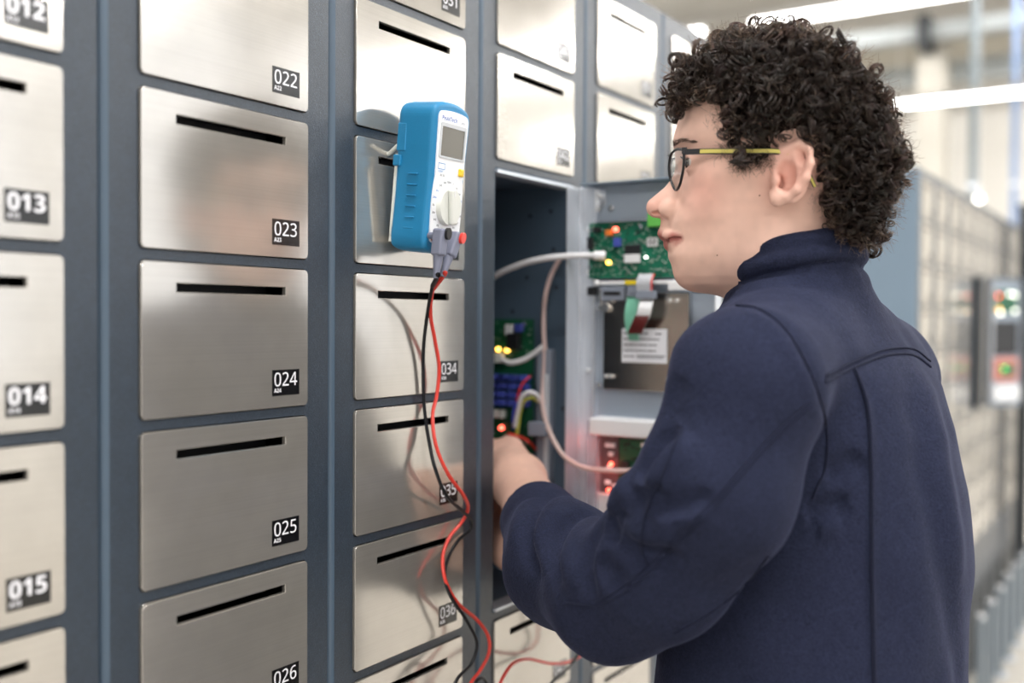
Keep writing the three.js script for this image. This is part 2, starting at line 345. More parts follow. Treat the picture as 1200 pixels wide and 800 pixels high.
// ---------------------------------------------------------------- open compartment and its door
{
  const t = cols[3], x0 = PL, x1 = PL + PW, y0 = rowTop(6) - PH + 0.001, y1 = rowTop(3) - 0.0015, zb = -0.36;
  part('compartment_side', bounds(x0 - 0.002, x0, y0, y1, zb, -0.001), mat.inside, t);
  const s = part('compartment_side', bounds(x1, x1 + 0.002, y0, y1, zb, -0.001), mat.inside, t);
  for (const [y, z] of [[1.70, -0.03], [1.66, -0.075], [1.645, -0.025], [1.61, -0.1], [1.755, -0.035], [1.75, -0.07], [1.47, -0.012], [1.36, -0.03]]) part('rivet_hole', new THREE.CylinderGeometry(0.0028, 0.0028, 0.001, 12).rotateZ(Math.PI / 2).translate(x1 - 0.0002, y, z), mat.dark, s);
  part('compartment_floor', bounds(x0, x1, y0 - 0.002, y0, zb, -0.001), mat.inside, t);
  part('compartment_roof', bounds(x0, x1, y1, y1 + 0.002, zb, -0.001), mat.inside, t);
  part('compartment_back', bounds(x0, x1, y0, y1, zb - 0.002, zb), mat.inside, t);
  part('upper_lip', bounds(x0, x1, y1 - 0.005, y1 - 0.001, -0.02, 0.003), mat.zinc, t);
  part('lower_lip', bounds(x0, x1, y0 + 0.0005, y0 + 0.004, -0.02, 0.004), mat.zinc, t);
}
// door tray built closed-side-down: local x runs from hinge to free edge, z is the inner face, y from the door's bottom
const DH = 0.562, DWD = 0.2;
function controllerDoor(parent, rich) {
  const d = new THREE.Group(); d.name = 'wired_door'; parent.add(d);
  part('sheet', bounds(0, DWD, 0, DH, -0.0015, 0), M({ color: rgb(0.36, 0.42, 0.5), roughness: 0.42, bumpMap: coatBump, bumpScale: 0.0002 }), d);
  part('top_flange', bounds(0, DWD, DH - 0.0015, DH, 0, 0.028), mat.inside2 ??= M({ color: rgb(0.22, 0.29, 0.37), roughness: 0.42 }), d);
  part('bottom_flange', bounds(0, DWD, 0, 0.0015, 0, 0.028), mat.inside2, d);
  part('edge_flange', bounds(DWD - 0.0015, DWD, 0, DH, 0, 0.02), mat.zinc, d);
  part('hinge_flange', bounds(-0.012, -0.0105, 0.004, DH - 0.004, 0, 0.042), mat.zinc, d);
  part('hinge_channel', bounds(-0.0105, 0.016, 0.003, DH - 0.003, 0.0, 0.002), mat.zinc, d);
  part('channel_ridge', rbox(0.003, DH - 0.006, 0.009, 0.001, -0.009, DH / 2, 0.006), mat.alu, d);
  part('channel_ridge', rbox(0.0025, DH - 0.006, 0.008, 0.001, 0.0145, DH / 2, 0.005), mat.alu, d);
  part('corner_tab', rbox(0.014, 0.024, 0.002, 0.0006, 0.021, DH - 0.018, 0.0015), mat.alu, d);
  const screws = [[0.0195, DH - 0.016], [0.018, DH - 0.034], [0.038, DH - 0.034], [0.021, 0.39], [0.021, 0.28], [0.021, 0.10], [0.045, 0.39], [0.003, 0.50], [0.003, 0.44], [0.003, 0.30]];
  for (const [x, y] of screws) part('screw', merge([cylZ(0.0042, 0.004, x, y, 0.003, 14), cylZ(0.0016, 0.003, x, y, 0.006, 6)]), mat.screw, d);
  return d;
}
const HX = 1.284, HZ = 0.024, DY = 1.2265;
{
  const d = controllerDoor(cols[3]);
  d.position.set(HX - cols[3].position.x, DY, HZ);
  d.rotation.y = -Math.PI / 2;
  const plate = part('back_plate', rbox(0.128, 0.134, 0.003, 0.001, 0.096, 1.5685 - DY, 0.012), mat.plate, d);
  for (const [x, y] of [[0.05, 1.52], [0.042, 1.52], [0.05, 1.625], [0.042, 1.622], [0.138, 1.625], [0.148, 1.625], [0.138, 1.52]]) part('plate_screw', merge([cylZ(0.0034, 0.005, x - 0.004, y - DY, 0.015, 12), cylZ(0.0022, 0.006, x - 0.004, y - DY, 0.018, 12)]), mat.screw, d);
}
// circuit boards: local x along the board, y up, z out of it
function board(name, label, w, h, m) {
  const t = thing(name, label, 'circuit board');
  part('board', box(w, h, 0.0016, 0, 0, 0), m, t);
  return t;
}
function specks(t, w, h, n, clear = () => true) {
  const g = [], d = [];
  for (let i = 0; i < n; i++) { const x = rr(-w / 2 + 0.003, w / 2 - 0.003), y = rr(-h / 2 + 0.003, h / 2 - 0.003); if (!clear(x, y)) continue; (rnd() < 0.6 ? g : d).push(box(rr(0.0012, 0.003), rr(0.0008, 0.002), rr(0.0006, 0.0014), x, y, 0.0014)); }
  part('solder_joints', merge(g), mat.gold, t, 'stuff'); part('small_components', merge(d), mat.black, t, 'stuff');
}
const chip = (t, x, y, w, h, name = 'chip', m = mat.black) => { const legs = []; for (let i = 0; i < 7; i++) for (const s of [-1, 1]) legs.push(box(0.0012, 0.003, 0.001, x - w / 2 + w * (i + 0.5) / 7, y + s * (h / 2 + 0.001), 0.0014)); part(name, rbox(w, h, 0.003, 0.0004, x, y, 0.0026), m, t); part('chip_legs', merge(legs), mat.screw, t, 'stuff'); };
const ledAt = (t, x, y, m, r = 0.0022) => part('indicator_light', merge([cylZ(r, 0.003, x, y, 0.0022, 12), ball(r, x, y, 0.0037, 12, 8)]), m, t);
{
  const z = (0.0334 + 0.175) / 2, y = 1.695, w = 0.1416, h = 0.077, t = board('circuit_board', 'green circuit board on the open door beside the nose and lips', w, h, mat.pcb);
  t.position.set(1.27, y, z); t.rotation.y = -Math.PI / 2;
  specks(t, w, h, 420);
  const L = (px) => (px - 695) / 105 * 0.139 - w / 2, Y = (py) => 0.0355 - (py - 264) / 66 * 0.075;
  chip(t, L(747), Y(300), 0.024, 0.023, 'main_chip');
  part('chip_label', rbox(0.024, 0.0115, 0.0006, 0.0002, L(747), Y(306), 0.0044), mat.white, t);
  part('plug_block', rbox(0.007, 0.017, 0.008, 0.0006, L(698), Y(286), 0.004), mat.black, t);
  part('capacitor', cylZ(0.0045, 0.01, L(707), Y(270), 0.006), mat.black, t);
  part('orange_block', rbox(0.009, 0.008, 0.007, 0.0008, L(720), Y(274), 0.0045), mat.orange, t);
  part('trimmer', rbox(0.009, 0.012, 0.008, 0.0006, L(730), Y(286), 0.005), mat.relay, t);
  part('green_terminal', rbox(0.03, 0.018, 0.012, 0.001, L(778), Y(262), 0.007), mat.greenBlock, t);
  part('number_label', rbox(0.016, 0.012, 0.002, 0.0003, L(769), Y(287), 0.0018), mat.white, t);
  part('number_print', merge([bounds(-0.0045, -0.0036, -0.003, 0.003, 0, 0.0003), bounds(-0.0036, -0.0005, -0.003, -0.0022, 0, 0.0003), bounds(-0.0036, -0.0005, 0.0022, 0.003, 0, 0.0003), bounds(-0.0036, -0.0005, -0.0004, 0.0004, 0, 0.0003), bounds(0.0008, 0.0045, 0.0022, 0.003, 0, 0.0003), bounds(0.0008, 0.0045, -0.003, -0.0022, 0, 0.0003), bounds(0.0008, 0.0017, -0.003, 0, 0, 0.0003), bounds(0.0036, 0.0045, 0, 0.003, 0, 0.0003), bounds(0.0008, 0.0045, -0.0004, 0.0004, 0, 0.0003)]).translate(L(769), Y(287), 0.0028), mat.black, t);
  for (const [px, py] of [[698, 270], [756, 268], [697, 315], [698, 302]]) part('mounting_screw', cylZ(0.0028, 0.003, L(px), Y(py), 0.002, 14), mat.screw, t);
  ledAt(t, L(727), Y(270), LED.red, 0.0034); ledAt(t, L(719), Y(310), LED.amber, 0.003); ledAt(t, L(762), Y(305), LED.white, 0.0016);
  part('bright_edge', bounds(-w / 2 + 0.012, w / 2, h / 2, h / 2 + 0.0012, -0.001, 0.006), mat.alu, t);
  // strip and sockets under the board
  const u = -h / 2 - 0.008;
  part('white_strip', rbox(w - 0.02, 0.005, 0.006, 0.001, 0.008, u + 0.001, 0.004), mat.white, t);
  part('strip_end', ball(0.0042, -w / 2 + 0.015, u + 0.001, 0.005), mat.white, t);
  part('yellow_strip', rbox(0.028, 0.0052, 0.0064, 0.001, L(750), u + 0.001, 0.0044), mat.yellow, t);
  part('ribbon_socket', merge([rbox(0.034, 0.018, 0.012, 0.0008, L(727), u - 0.014, 0.006)]), mat.greyPlastic, t);
  part('socket_slot', rbox(0.026, 0.005, 0.001, 0.0002, L(727), u - 0.0135, 0.0122), mat.black, t);
  part('ribbon_socket', rbox(0.022, 0.014, 0.01, 0.0008, L(752), u - 0.011, 0.005), mat.greyPlastic, t);
  part('screw_block', rbox(0.012, 0.012, 0.01, 0.001, L(701), u - 0.01, 0.005), mat.black, t);
  part('latch', merge([rbox(0.005, 0.03, 0.006, 0.001, L(710), u - 0.022, 0.002), cylZ(0.006, 0.008, L(716), u - 0.034, 0.003, 14)]), mat.screw, t);
  part('right_socket', merge([rbox(0.03, 0.012, 0.01, 0.001, L(800), u - 0.004, 0.004)]), mat.white, t);
  part('knob', rbox(0.014, 0.008, 0.012, 0.003, L(820), u - 0.01, 0.006), mat.black, t);
  // grey ribbon cable with its connector, folded down over the plate
  const rib = thing('ribbon_cable', 'grey ribbon cable with connector hanging below the green board', 'ribbon cable', [1.262, 1.6425, 0.1275]);
  rib.rotation.y = -Math.PI / 2;
  const flat = (pts, w0, n, m, nm) => { const g = []; for (let i = 0; i < n; i++) g.push(tube(pts.map(([x, yy, zz]) => V(x + (i - (n - 1) / 2) * w0 / n, yy, zz)), w0 / n * 0.5, 16, 5)); part(nm, merge(g), m, rib); };
  flat([[0, 0.018, 0.004], [0, 0.008, 0.012], [0, -0.004, 0.012]], 0.022, 10, mat.ribbon, 'ribbon');
  part('red_wire', tube([V(0.0115, 0.018, 0.004), V(0.0115, 0.008, 0.012), V(0.0115, -0.004, 0.012)], 0.0013, 12, 5), mat.rubberRed, rib);
  part('connector', rbox(0.028, 0.011, 0.01, 0.001, 0.003, -0.01, 0.01), mat.greyPlastic, rib);
  flat([[0.003, -0.014, 0.008], [0.004, -0.028, 0.016], [0, -0.042, 0.016]], 0.02, 8, mat.white, 'ribbon_fold');
  flat([[0.001, -0.038, 0.017], [-0.006, -0.05, 0.015], [-0.014, -0.062, 0.01]], 0.021, 8, mat.darkRed, 'ribbon_end');
  const mint = thing('mint_ribbon', 'pale mint ribbon cable hanging left of the grey one', 'ribbon cable', [1.264, 1.627, 0.1065]);
  mint.rotation.y = -Math.PI / 2;
  const g = []; for (let i = 0; i < 9; i++) g.push(tube([V(-0.009 + i * 0.0022, 0.004, 0), V(-0.010 + i * 0.0022, -0.02, 0.006), V(-0.009 + i * 0.002, -0.04, 0.004), V(-0.006 + i * 0.0015, -0.056, -0.002)], 0.0013, 20, 5));
  part('ribbon', merge(g), mat.mint, mint); part('ribbon_head', rbox(0.02, 0.006, 0.008, 0.001, 0, 0.007, 0), mat.greyPlastic, mint);
  // rating label on the plate
  const c = document.createElement('canvas'); c.width = 256; c.height = 176; const q = c.getContext('2d');
  q.fillStyle = '#e6e8ee'; q.fillRect(0, 0, 256, 176); q.fillStyle = '#4a4e58';
  for (let i = 0; i < 5; i++) { for (let x = 10; x < [150, 215, 200, 190, 60][i];) { const l = 5 + rnd() * 22; q.globalAlpha = 0.85; q.fillRect(x, 20 + i * 30, l, 8); x += l + 4; } }
  q.fillRect(85, 136, 160, 7); q.fillRect(85, 148, 150, 5); q.fillRect(190, 22, 34, 8);
  const lt = new THREE.CanvasTexture(c); lt.colorSpace = THREE.SRGBColorSpace;
  const lab = thing('rating_label', 'white paper label with lines of small print on the steel plate', 'label', [1.2695, 1.5635, 0.1197]);
  lab.rotation.y = -Math.PI / 2; part('paper', new THREE.BoxGeometry(0.0675, 0.0465, 0.0004), M({ map: lt, roughness: 0.6 }), lab);
}
{ // white reader unit low on the door
  const t = thing('reader_unit', 'white framed electronic unit with a small board low on the open door', 'electronic unit', [1.266, 1.385, 0.105]);
  t.rotation.y = -Math.PI / 2;
  part('housing', merge([rbox(0.125, 0.024, 0.03, 0.003, 0.004, 0.066, 0.004), rbox(0.125, 0.05, 0.02, 0.003, 0.004, -0.052, 0), bounds(-0.058, 0.066, -0.08, 0.078, -0.016, -0.013)]), mat.white, t);
  part('clear_cover', bounds(-0.061, -0.047, -0.075, 0.074, 0.0, 0.018), M({ color: rgb(0.75, 0.79, 0.86), transmission: 0.7, roughness: 0.15, thickness: 0 }), t);
  part('dark_panel', rbox(0.034, 0.084, 0.006, 0.001, -0.034, 0.012, 0), M({ color: rgb(0.10, 0.075, 0.085), roughness: 0.4 }), t);
  part('board', rbox(0.08, 0.078, 0.002, 0.0004, 0.02, 0.012, 0.002), mat.pcbDark, t);
  const g = []; for (let i = 0; i < 40; i++) g.push(box(rr(0.002, 0.005), rr(0.002, 0.004), 0.003, rr(-0.015, 0.055), rr(-0.024, 0.048), 0.004));
  part('small_components', merge(g), mat.black, t, 'stuff');
  for (const [x, y] of [[-0.035, 0.04], [-0.03, 0.028], [-0.033, 0.008], [-0.028, 0.04], [-0.035, -0.012], [-0.024, -0.016]]) part('pale_block', rbox(0.008, 0.006, 0.006, 0.0008, x, y, 0.004), mat.white, t);
  part('square_chip', rbox(0.014, 0.014, 0.005, 0.0008, 0.012, 0.002, 0.005), mat.ivory, t);
  part('black_block', rbox(0.012, 0.016, 0.008, 0.0008, -0.008, 0.012, 0.005), mat.black, t);
  part('pale_chip', rbox(0.014, 0.006, 0.004, 0.0006, 0.022, 0.044, 0.004), mat.ivory, t);
  ledAt(t, -0.03, 0.014, LED.red, 0.003).position.z = 0.003; ledAt(t, -0.033, -0.022, LED.red, 0.0025).position.z = 0.003; ledAt(t, 0.0, -0.012, LED.white, 0.0016).position.z = 0.003;
  const p = new THREE.PointLight(rgb(1, 0.15, 0.1), 0.002); p.position.set(1.246, 1.39, 0.072); p.castShadow = true; scene.add(p);
  const p2 = new THREE.PointLight(rgb(1, 0.15, 0.1), 0.0015); p2.position.set(1.25, 1.425, 0.045); p2.castShadow = true; scene.add(p2);
}
{ // control board on the compartment's side wall
  const w = 0.15, h = 0.197, t = board('relay_board', 'dark green control board with blue relays inside the open compartment', w, h, mat.pcbDark);
  t.position.set(1.2735, 1.5, -0.06 - w / 2); t.rotation.y = -Math.PI / 2;
  specks(t, w, h, 300, (x, y) => !(x > -0.02 && y < 0.03 && y > -0.05));
  const Lz = (z) => z + 0.06 + w / 2, Ly = (y) => y - 1.5;
  for (let i = 0; i < 5; i++) for (let j = 0; j < 4; j++) part('relay', rbox(0.0142, 0.0088, 0.014, 0.0008, Lz(-0.07 - i * 0.019), Ly(1.5125 - j * 0.0125), 0.008), mat.relay, t);
  ledAt(t, Lz(-0.1205), Ly(1.5535), LED.amber, 0.0032); ledAt(t, Lz(-0.1045), Ly(1.5525), LED.amber, 0.0032); ledAt(t, Lz(-0.114), Ly(1.4365), LED.red, 0.0034);
  part('driver_block', rbox(0.012, 0.016, 0.01, 0.001, Lz(-0.098), Ly(1.583), 0.006), mat.white, t);
  part('blue_block', rbox(0.012, 0.012, 0.01, 0.001, Lz(-0.082), Ly(1.586), 0.006), mat.relay, t);
  part('black_block', rbox(0.02, 0.024, 0.012, 0.001, Lz(-0.09), Ly(1.566), 0.007), mat.black, t);
  part('pale_socket', rbox(0.012, 0.014, 0.012, 0.001, Lz(-0.115), Ly(1.541), 0.007), mat.ivory, t);
  for (const z of [-0.11, -0.122]) part('pale_socket', rbox(0.009, 0.012, 0.01, 0.001, Lz(z), Ly(1.458), 0.006), mat.ivory, t);
  for (const [z, y] of [[-0.074, 1.592], [-0.068, 1.42]]) part('mounting_screw', cylZ(0.004, 0.004, Lz(z), Ly(y), 0.003, 14), mat.screw, t);
  const duct = thing('cable_duct', 'narrow grey vertical duct beside the relay board', 'duct', [1.268, 1.4, -0.035]);
  duct.rotation.y = -Math.PI / 2;
  part('channel', rbox(0.022, 0.31, 0.016, 0.0015, 0, 0, 0), mat.greyPlastic, duct);
  part('pale_strip', rbox(0.007, 0.26, 0.004, 0.001, 0.006, -0.01, 0.009), mat.ribbon, duct);
  part('clip_block', rbox(0.03, 0.02, 0.014, 0.0015, -0.004, 0.041, 0.012), mat.greyPlastic, duct);
}
// cables of the compartment
function cable(name, label, parts) { const t = thing(name, label, 'cable'); for (const [n, pts, r, m, segs] of parts) part(n, tube(pts, r, segs ?? 60, 8), m, t); return t; }
cable('white_cable', 'thick white cable arching from the compartment to the green board', [
  ['sheath', [at(560, 340, 1.5), at(583, 321.5, 1.47), at(612, 309, 1.45), at(640, 302.5, 1.435), at(672, 299.5, 1.425), at(700, 299.3, 1.425)], 0.0044, mat.cableWhite],
  ['plug', [at(696, 299.3, 1.425), at(709, 299.4, 1.425)], 0.0066, mat.white, 4]]);
cable('pink_white_cable', 'thin pinkish white cable looping down to the lower unit', [
  ['sheath', [at(656, 303, 1.46), at(645, 325, 1.47), at(638.5, 352, 1.475), at(637, 385, 1.475), at(638.5, 415, 1.475), at(637, 445, 1.475), at(636, 475, 1.47), at(644, 505, 1.46), at(660, 533, 1.44), at(682, 547, 1.42), at(712, 551, 1.405), at(760, 551.5, 1.395)], 0.0035, mat.cablePink, 90]]);
cable('short_white_cable', 'short white cable bending into the relay board', [
  ['sheath', [at(637, 405, 1.475), at(625, 415, 1.48), at(612, 422, 1.485), at(598, 425, 1.49), at(588, 421, 1.5)], 0.004, mat.cableWhite]]);
cable('grey_wire', 'pale grey wire looping beside the blue relays', [
  ['wire', [at(633, 470, 1.475), at(628, 462, 1.47), at(619, 459.5, 1.468), at(611, 466, 1.47), at(607, 482, 1.475), at(603, 500, 1.48)], 0.0032, mat.cableWhite]]);
cable('yellow_green_wire', 'yellow green wire under the pale grey wire', [
  ['wire', [at(632, 471, 1.478), at(624, 466, 1.478), at(614, 470, 1.48), at(609, 484, 1.483), at(607, 500, 1.485), at(604, 516, 1.488)], 0.0026, M({ color: rgb(0.5, 0.52, 0.08), roughness: 0.4 })]]);
cable('blue_wire', 'blue wire beside the blue relays', [
  ['wire', [at(628, 459, 1.48), at(616, 463, 1.482), at(605, 474, 1.486), at(601, 490, 1.488), at(602, 503, 1.49)], 0.002, M({ color: rgb(0.05, 0.08, 0.5), roughness: 0.4 })]]);
cable('thin_red_wire', 'thin red wire in the compartment above the hand', [
  ['wire', [at(622, 440, 1.485), at(612, 450, 1.485), at(606, 468, 1.488), at(605, 485, 1.49), at(603, 500, 1.49)], 0.0014, mat.rubberRed]]);
// the same kind of door standing open on the far bank, with its lights
{
  const d = controllerDoor(scene.children.find((o) => o.userData.label?.startsWith('far locker column')));
  d.position.set(PL + PW + 0.006, DY, 0.024); d.rotation.y = -Math.PI / 2 + 1.0;
  const t = thing('status_board', 'far blurred control board with red, amber and white lights', 'circuit board');
  const hinge = V(FAR + 4 * W + PL + PW + 0.006, DY, 0.024);
  t.position.copy(hinge); t.rotation.y = -Math.PI / 2 + 1.0;
  part('board', rbox(0.15, 0.1, 0.004, 0.001, 0.105, 0.46, 0.012), mat.pcbDark, t);
  part('screen_frame', rbox(0.15, 0.15, 0.006, 0.001, 0.11, 0.3, 0.01), mat.black, t);
  part('side_rail', rbox(0.028, 0.5, 0.006, 0.001, 0.018, 0.28, 0.012), mat.ribbon, t);
  for (const [x, y, m] of [[0.055, 0.485, LED.red], [0.06, 0.425, LED.amber], [0.07, 0.41, LED.white], [0.155, 0.49, LED.white], [0.16, 0.42, LED.white], [0.125, 0.495, LED.white]]) part('indicator_light', ball(0.0065, x, y, 0.018), m, t);
  const u = thing('far_reader_unit', 'far blurred unit with an orange-red outline and a green light', 'electronic unit');
  u.position.copy(hinge); u.rotation.y = t.rotation.y;
  part('housing', rbox(0.13, 0.1, 0.02, 0.003, 0.11, 0.16, 0.012), M({ color: rgb(0.75, 0.26, 0.2), roughness: 0.4 }), u);
  part('board', rbox(0.09, 0.06, 0.004, 0.001, 0.11, 0.16, 0.024), mat.pcbDark, u);
  part('indicator_light', ball(0.006, 0.085, 0.165, 0.028), LED.green, u);
  part('white_base', rbox(0.15, 0.07, 0.03, 0.003, 0.11, 0.055, 0.012), mat.white, u);
}

// ---------------------------------------------------------------- multimeter and test leads
const onZ = (px, py, z) => { const d = ray(px, py); return EYE.clone().addScaledVector(d, (z - EYE.z) / d.z); };
{
  const t = thing('multimeter', 'blue rubber-cased digital multimeter hanging on the steel locker door', 'multimeter', [0.8895, 1.6765, 0.0105]);
  t.rotation.set(0.1, 0.03, 0);
  const H = 0.156, s = new THREE.Shape(), hw = 0.0335;
  s.moveTo(-hw + 0.008, 0); s.bezierCurveTo(-hw * 0.5, -0.004, hw * 0.5, -0.004, hw - 0.008, 0);
  s.bezierCurveTo(hw, 0.002, hw + 0.0005, 0.008, hw + 0.0003, 0.02); s.bezierCurveTo(hw - 0.0018, 0.05, hw - 0.0022, 0.075, hw, 0.11); s.lineTo(hw + 0.001, H - 0.016);
  s.bezierCurveTo(hw + 0.001, H - 0.003, hw - 0.006, H - 0.001, hw - 0.014, H + 0.001); s.bezierCurveTo(hw * 0.4, H + 0.004, -hw * 0.4, H + 0.004, -hw + 0.014, H + 0.001);
  s.bezierCurveTo(-hw + 0.006, H - 0.001, -hw - 0.001, H - 0.003, -hw - 0.001, H - 0.016); s.lineTo(-hw, 0.11); s.bezierCurveTo(-hw + 0.0022, 0.075, -hw + 0.0018, 0.05, -hw - 0.0003, 0.02); s.bezierCurveTo(-hw - 0.0005, 0.008, -hw, 0.002, -hw + 0.008, 0);
  const caseGeo = new THREE.ExtrudeGeometry(s, { depth: 0.036, curveSegments: 12, bevelEnabled: true, bevelThickness: 0.006, bevelSize: 0.005, bevelOffset: -0.005, bevelSegments: 4 }).translate(0, 0, 0.007);
  const cs = part('rubber_case', caseGeo, mat.blue, t);
  for (let i = 0; i < 6; i++) part('grip_rib', rbox(0.002, 0.0018, 0.013, 0.0008, -hw + 0.0005 - (i < 1 ? 0 : 0), 0.022 + i * 0.0115, 0.026), mat.blue, cs);
  part('rear_clip', rbox(0.004, 0.03, 0.012, 0.0015, -hw + 0.001, 0.118, 0.008), mat.blue, t);
  part('rear_clip_foot', rbox(0.004, 0.012, 0.01, 0.0015, -hw + 0.0005, 0.093, 0.004), mat.blue, t);
  // white face with its print
  const f = new THREE.Shape();
  f.moveTo(-0.021, 0.0085); f.quadraticCurveTo(-0.0265, 0.009, -0.0268, 0.016); f.bezierCurveTo(-0.0285, 0.04, -0.0285, 0.062, -0.0255, 0.078); f.lineTo(-0.0275, 0.14); f.quadraticCurveTo(-0.0275, 0.1465, -0.022, 0.1478); f.bezierCurveTo(-0.01, 0.150, 0.01, 0.150, 0.022, 0.1478); f.quadraticCurveTo(0.0275, 0.1465, 0.0275, 0.14);
  f.lineTo(0.0255, 0.078); f.bezierCurveTo(0.0285, 0.062, 0.0285, 0.04, 0.0268, 0.016); f.quadraticCurveTo(0.0265, 0.009, 0.021, 0.0085); f.lineTo(-0.021, 0.0085);
  const c = document.createElement('canvas'); c.width = 600; c.height = 1500; const q = c.getContext('2d'), X = (x) => 300 + x * 10000, Y = (y) => 1500 - y * 10000;
  q.fillStyle = '#eef1f6'; q.fillRect(0, 0, 600, 1500);
  q.fillStyle = '#1c4fa8'; q.font = 'bold 62px sans-serif'; q.textAlign = 'left'; q.fillText('PeakTech', X(-0.0225), Y(0.1385));
  q.fillStyle = '#8a93a2'; q.font = 'bold 34px sans-serif'; q.fillText('2010', X(0.013), Y(0.1385));
  q.strokeStyle = '#2f7fc4'; q.lineWidth = 7; q.strokeRect(X(-0.022), Y(0.093), 120, 60); q.fillStyle = '#2f7fc4'; q.font = 'bold 32px sans-serif'; q.fillText('LIGHT', X(-0.022), Y(0.0835)); q.fillStyle = '#2b2f3a'; q.fillText('DC AC', X(-0.018), Y(0.0795));
  q.textAlign = 'center'; q.textBaseline = 'middle';
  const marks = ['200m', '2', '20', '200', '600', '10', '200m', '20m', '2m', '200', '2k', '20k', '2M', 'hFE', '20n', '2u', '200u', '20u', 'OFF', '600'], colsM = ['#333a48', '#333a48', '#2f6fc4'];
  marks.forEach((m, i) => { const a = i / marks.length * Math.PI * 2; q.fillStyle = colsM[Math.floor(i / 2) % 3]; q.font = 'bold 30px sans-serif'; q.fillText(m, X(0.0252 * Math.sin(a)), Y(0.0485 + 0.0262 * Math.cos(a))); });
  q.fillStyle = '#d8402e'; for (const x of [-0.012, 0.004]) { q.beginPath(); q.moveTo(X(x), Y(0.0215)); q.lineTo(X(x + 0.002), Y(0.018)); q.lineTo(X(x - 0.002), Y(0.018)); q.fill(); }
  q.fillStyle = '#333a48'; q.font = 'bold 26px sans-serif'; ['10A', 'mA', 'COM', 'V'].forEach((m, i) => q.fillText(m, X(-0.02 + i * 0.0125), Y(0.0205)));
  for (let i = 0; i < 4; i++) q.fillRect(X(-0.0145), Y(0.0165 - i * 0.0016), 60, 8);
  const ft = new THREE.CanvasTexture(c); ft.colorSpace = THREE.SRGBColorSpace; ft.repeat.set(1 / 0.06, 1 / 0.15); ft.offset.set(0.5, 0);
  ft.wrapS = ft.wrapT = THREE.ClampToEdgeWrapping;
  part('white_face', extrude(f, 0.0016, 0.0488, 0.0003, 8), M({ map: ft, roughness: 0.3 }), t);
  part('screen_frame', extrude((() => { const a = roundRect(0.047, 0.037, 0.002, 0, 0.1175); a.holes.push(roundRect(0.042, 0.031, 0.001, 0, 0.1165, THREE.Path)); return a; })(), 0.0012, 0.0504), M({ color: rgb(0.55, 0.58, 0.62), roughness: 0.3 }), t);
  part('screen', bounds(-0.0212, 0.0212, 0.1008, 0.1322, 0.0502, 0.0508), M({ color: rgb(0.075, 0.068, 0.05), roughness: 0.1, clearcoat: 1, clearcoatRoughness: 0.03 }), t);
  const dial = part('dial', merge([cylZ(0.0195, 0.006, 0, 0.0485, 0.053, 40, 0.021)]), mat.ivory, t);
  const ridge = new RoundedBoxGeometry(0.0115, 0.039, 0.006, 3, 0.0028).rotateZ(0.18).translate(0, 0.0485, 0.0585);
  part('dial_ridge', ridge, mat.ivory, dial); part('dial_mark', rbox(0.002, 0.008, 0.0006, 0.0002, -0.003, 0.063, 0.0618), mat.white, dial);
  part('yellow_button', rbox(0.0085, 0.0085, 0.003, 0.0015, 0.0195, 0.087, 0.0515), M({ color: rgb(0.9, 0.6, 0.02), roughness: 0.35 }), t);
  part('socket', cylZ(0.0042, 0.002, -0.0205, 0.0135, 0.051, 20), M({ color: rgb(0.35, 0.04, 0.03), roughness: 0.4 }), t);
  for (const x of [-0.008, 0.004, 0.0165]) part('socket', cylZ(0.0042, 0.0018, x, 0.0135, 0.051, 20), mat.black, t);
  // white tilt stand behind, its tip hooked into the door slot
  part('tilt_stand', merge([tube([V(-0.026, 0.116, 0.006), V(-0.024, 0.108, -0.006), V(-0.022, 0.101, -0.017), V(-0.021, 0.098, -0.03)], 0.0024, 16, 8), bounds(-0.0325, -0.025, 0.012, 0.1, 0.0005, 0.0035), bounds(0.025, 0.031, 0.012, 0.1, 0.0005, 0.0035), bounds(-0.0325, 0.031, 0.006, 0.014, 0.0005, 0.0035)]), mat.ivory, t);
}
const plugGeo = () => merge([rbox(0.0125, 0.029, 0.014, 0.003, 0, 0.001, 0), new THREE.CylinderGeometry(0.0058, 0.003, 0.026, 12).translate(0, -0.024, 0), cylZ(0.0035, 0.012, 0, 0.008, -0.012, 12)]);
function testLead(name, label, plugAt, tilt, capMat, path, wireMat, r, extra) {
  const t = thing(name, label, 'test lead');
  const p = part('plug', plugGeo(), mat.plugGrey, t);
  p.position.copy(plugAt); p.rotation.set(0.06, 0, tilt);
  part('plug_cap', cylZ(0.0042, 0.004, 0.002, 0.009, 0.0085, 16).scale(1, 1.5, 1).translate(0, -0.003, 0), capMat, p);
  const q = plugAt.clone().add(V(Math.sin(tilt) * 0.034, -Math.cos(tilt) * 0.034, 0));
  part('boot', tube([q.clone().add(V(-Math.sin(tilt) * 0.003, 0.003, 0)), q, path[0]], 0.0028, 10, 8), wireMat, t);
  part('wire', tube([q, ...path], r, 420, 8), wireMat, t);
  for (const [n, pts] of extra) part(n, tube(pts, r, 120, 8), wireMat, t);
  return t;
}
const P = (l) => l.map(([x, y, z]) => onZ(x, y, z));
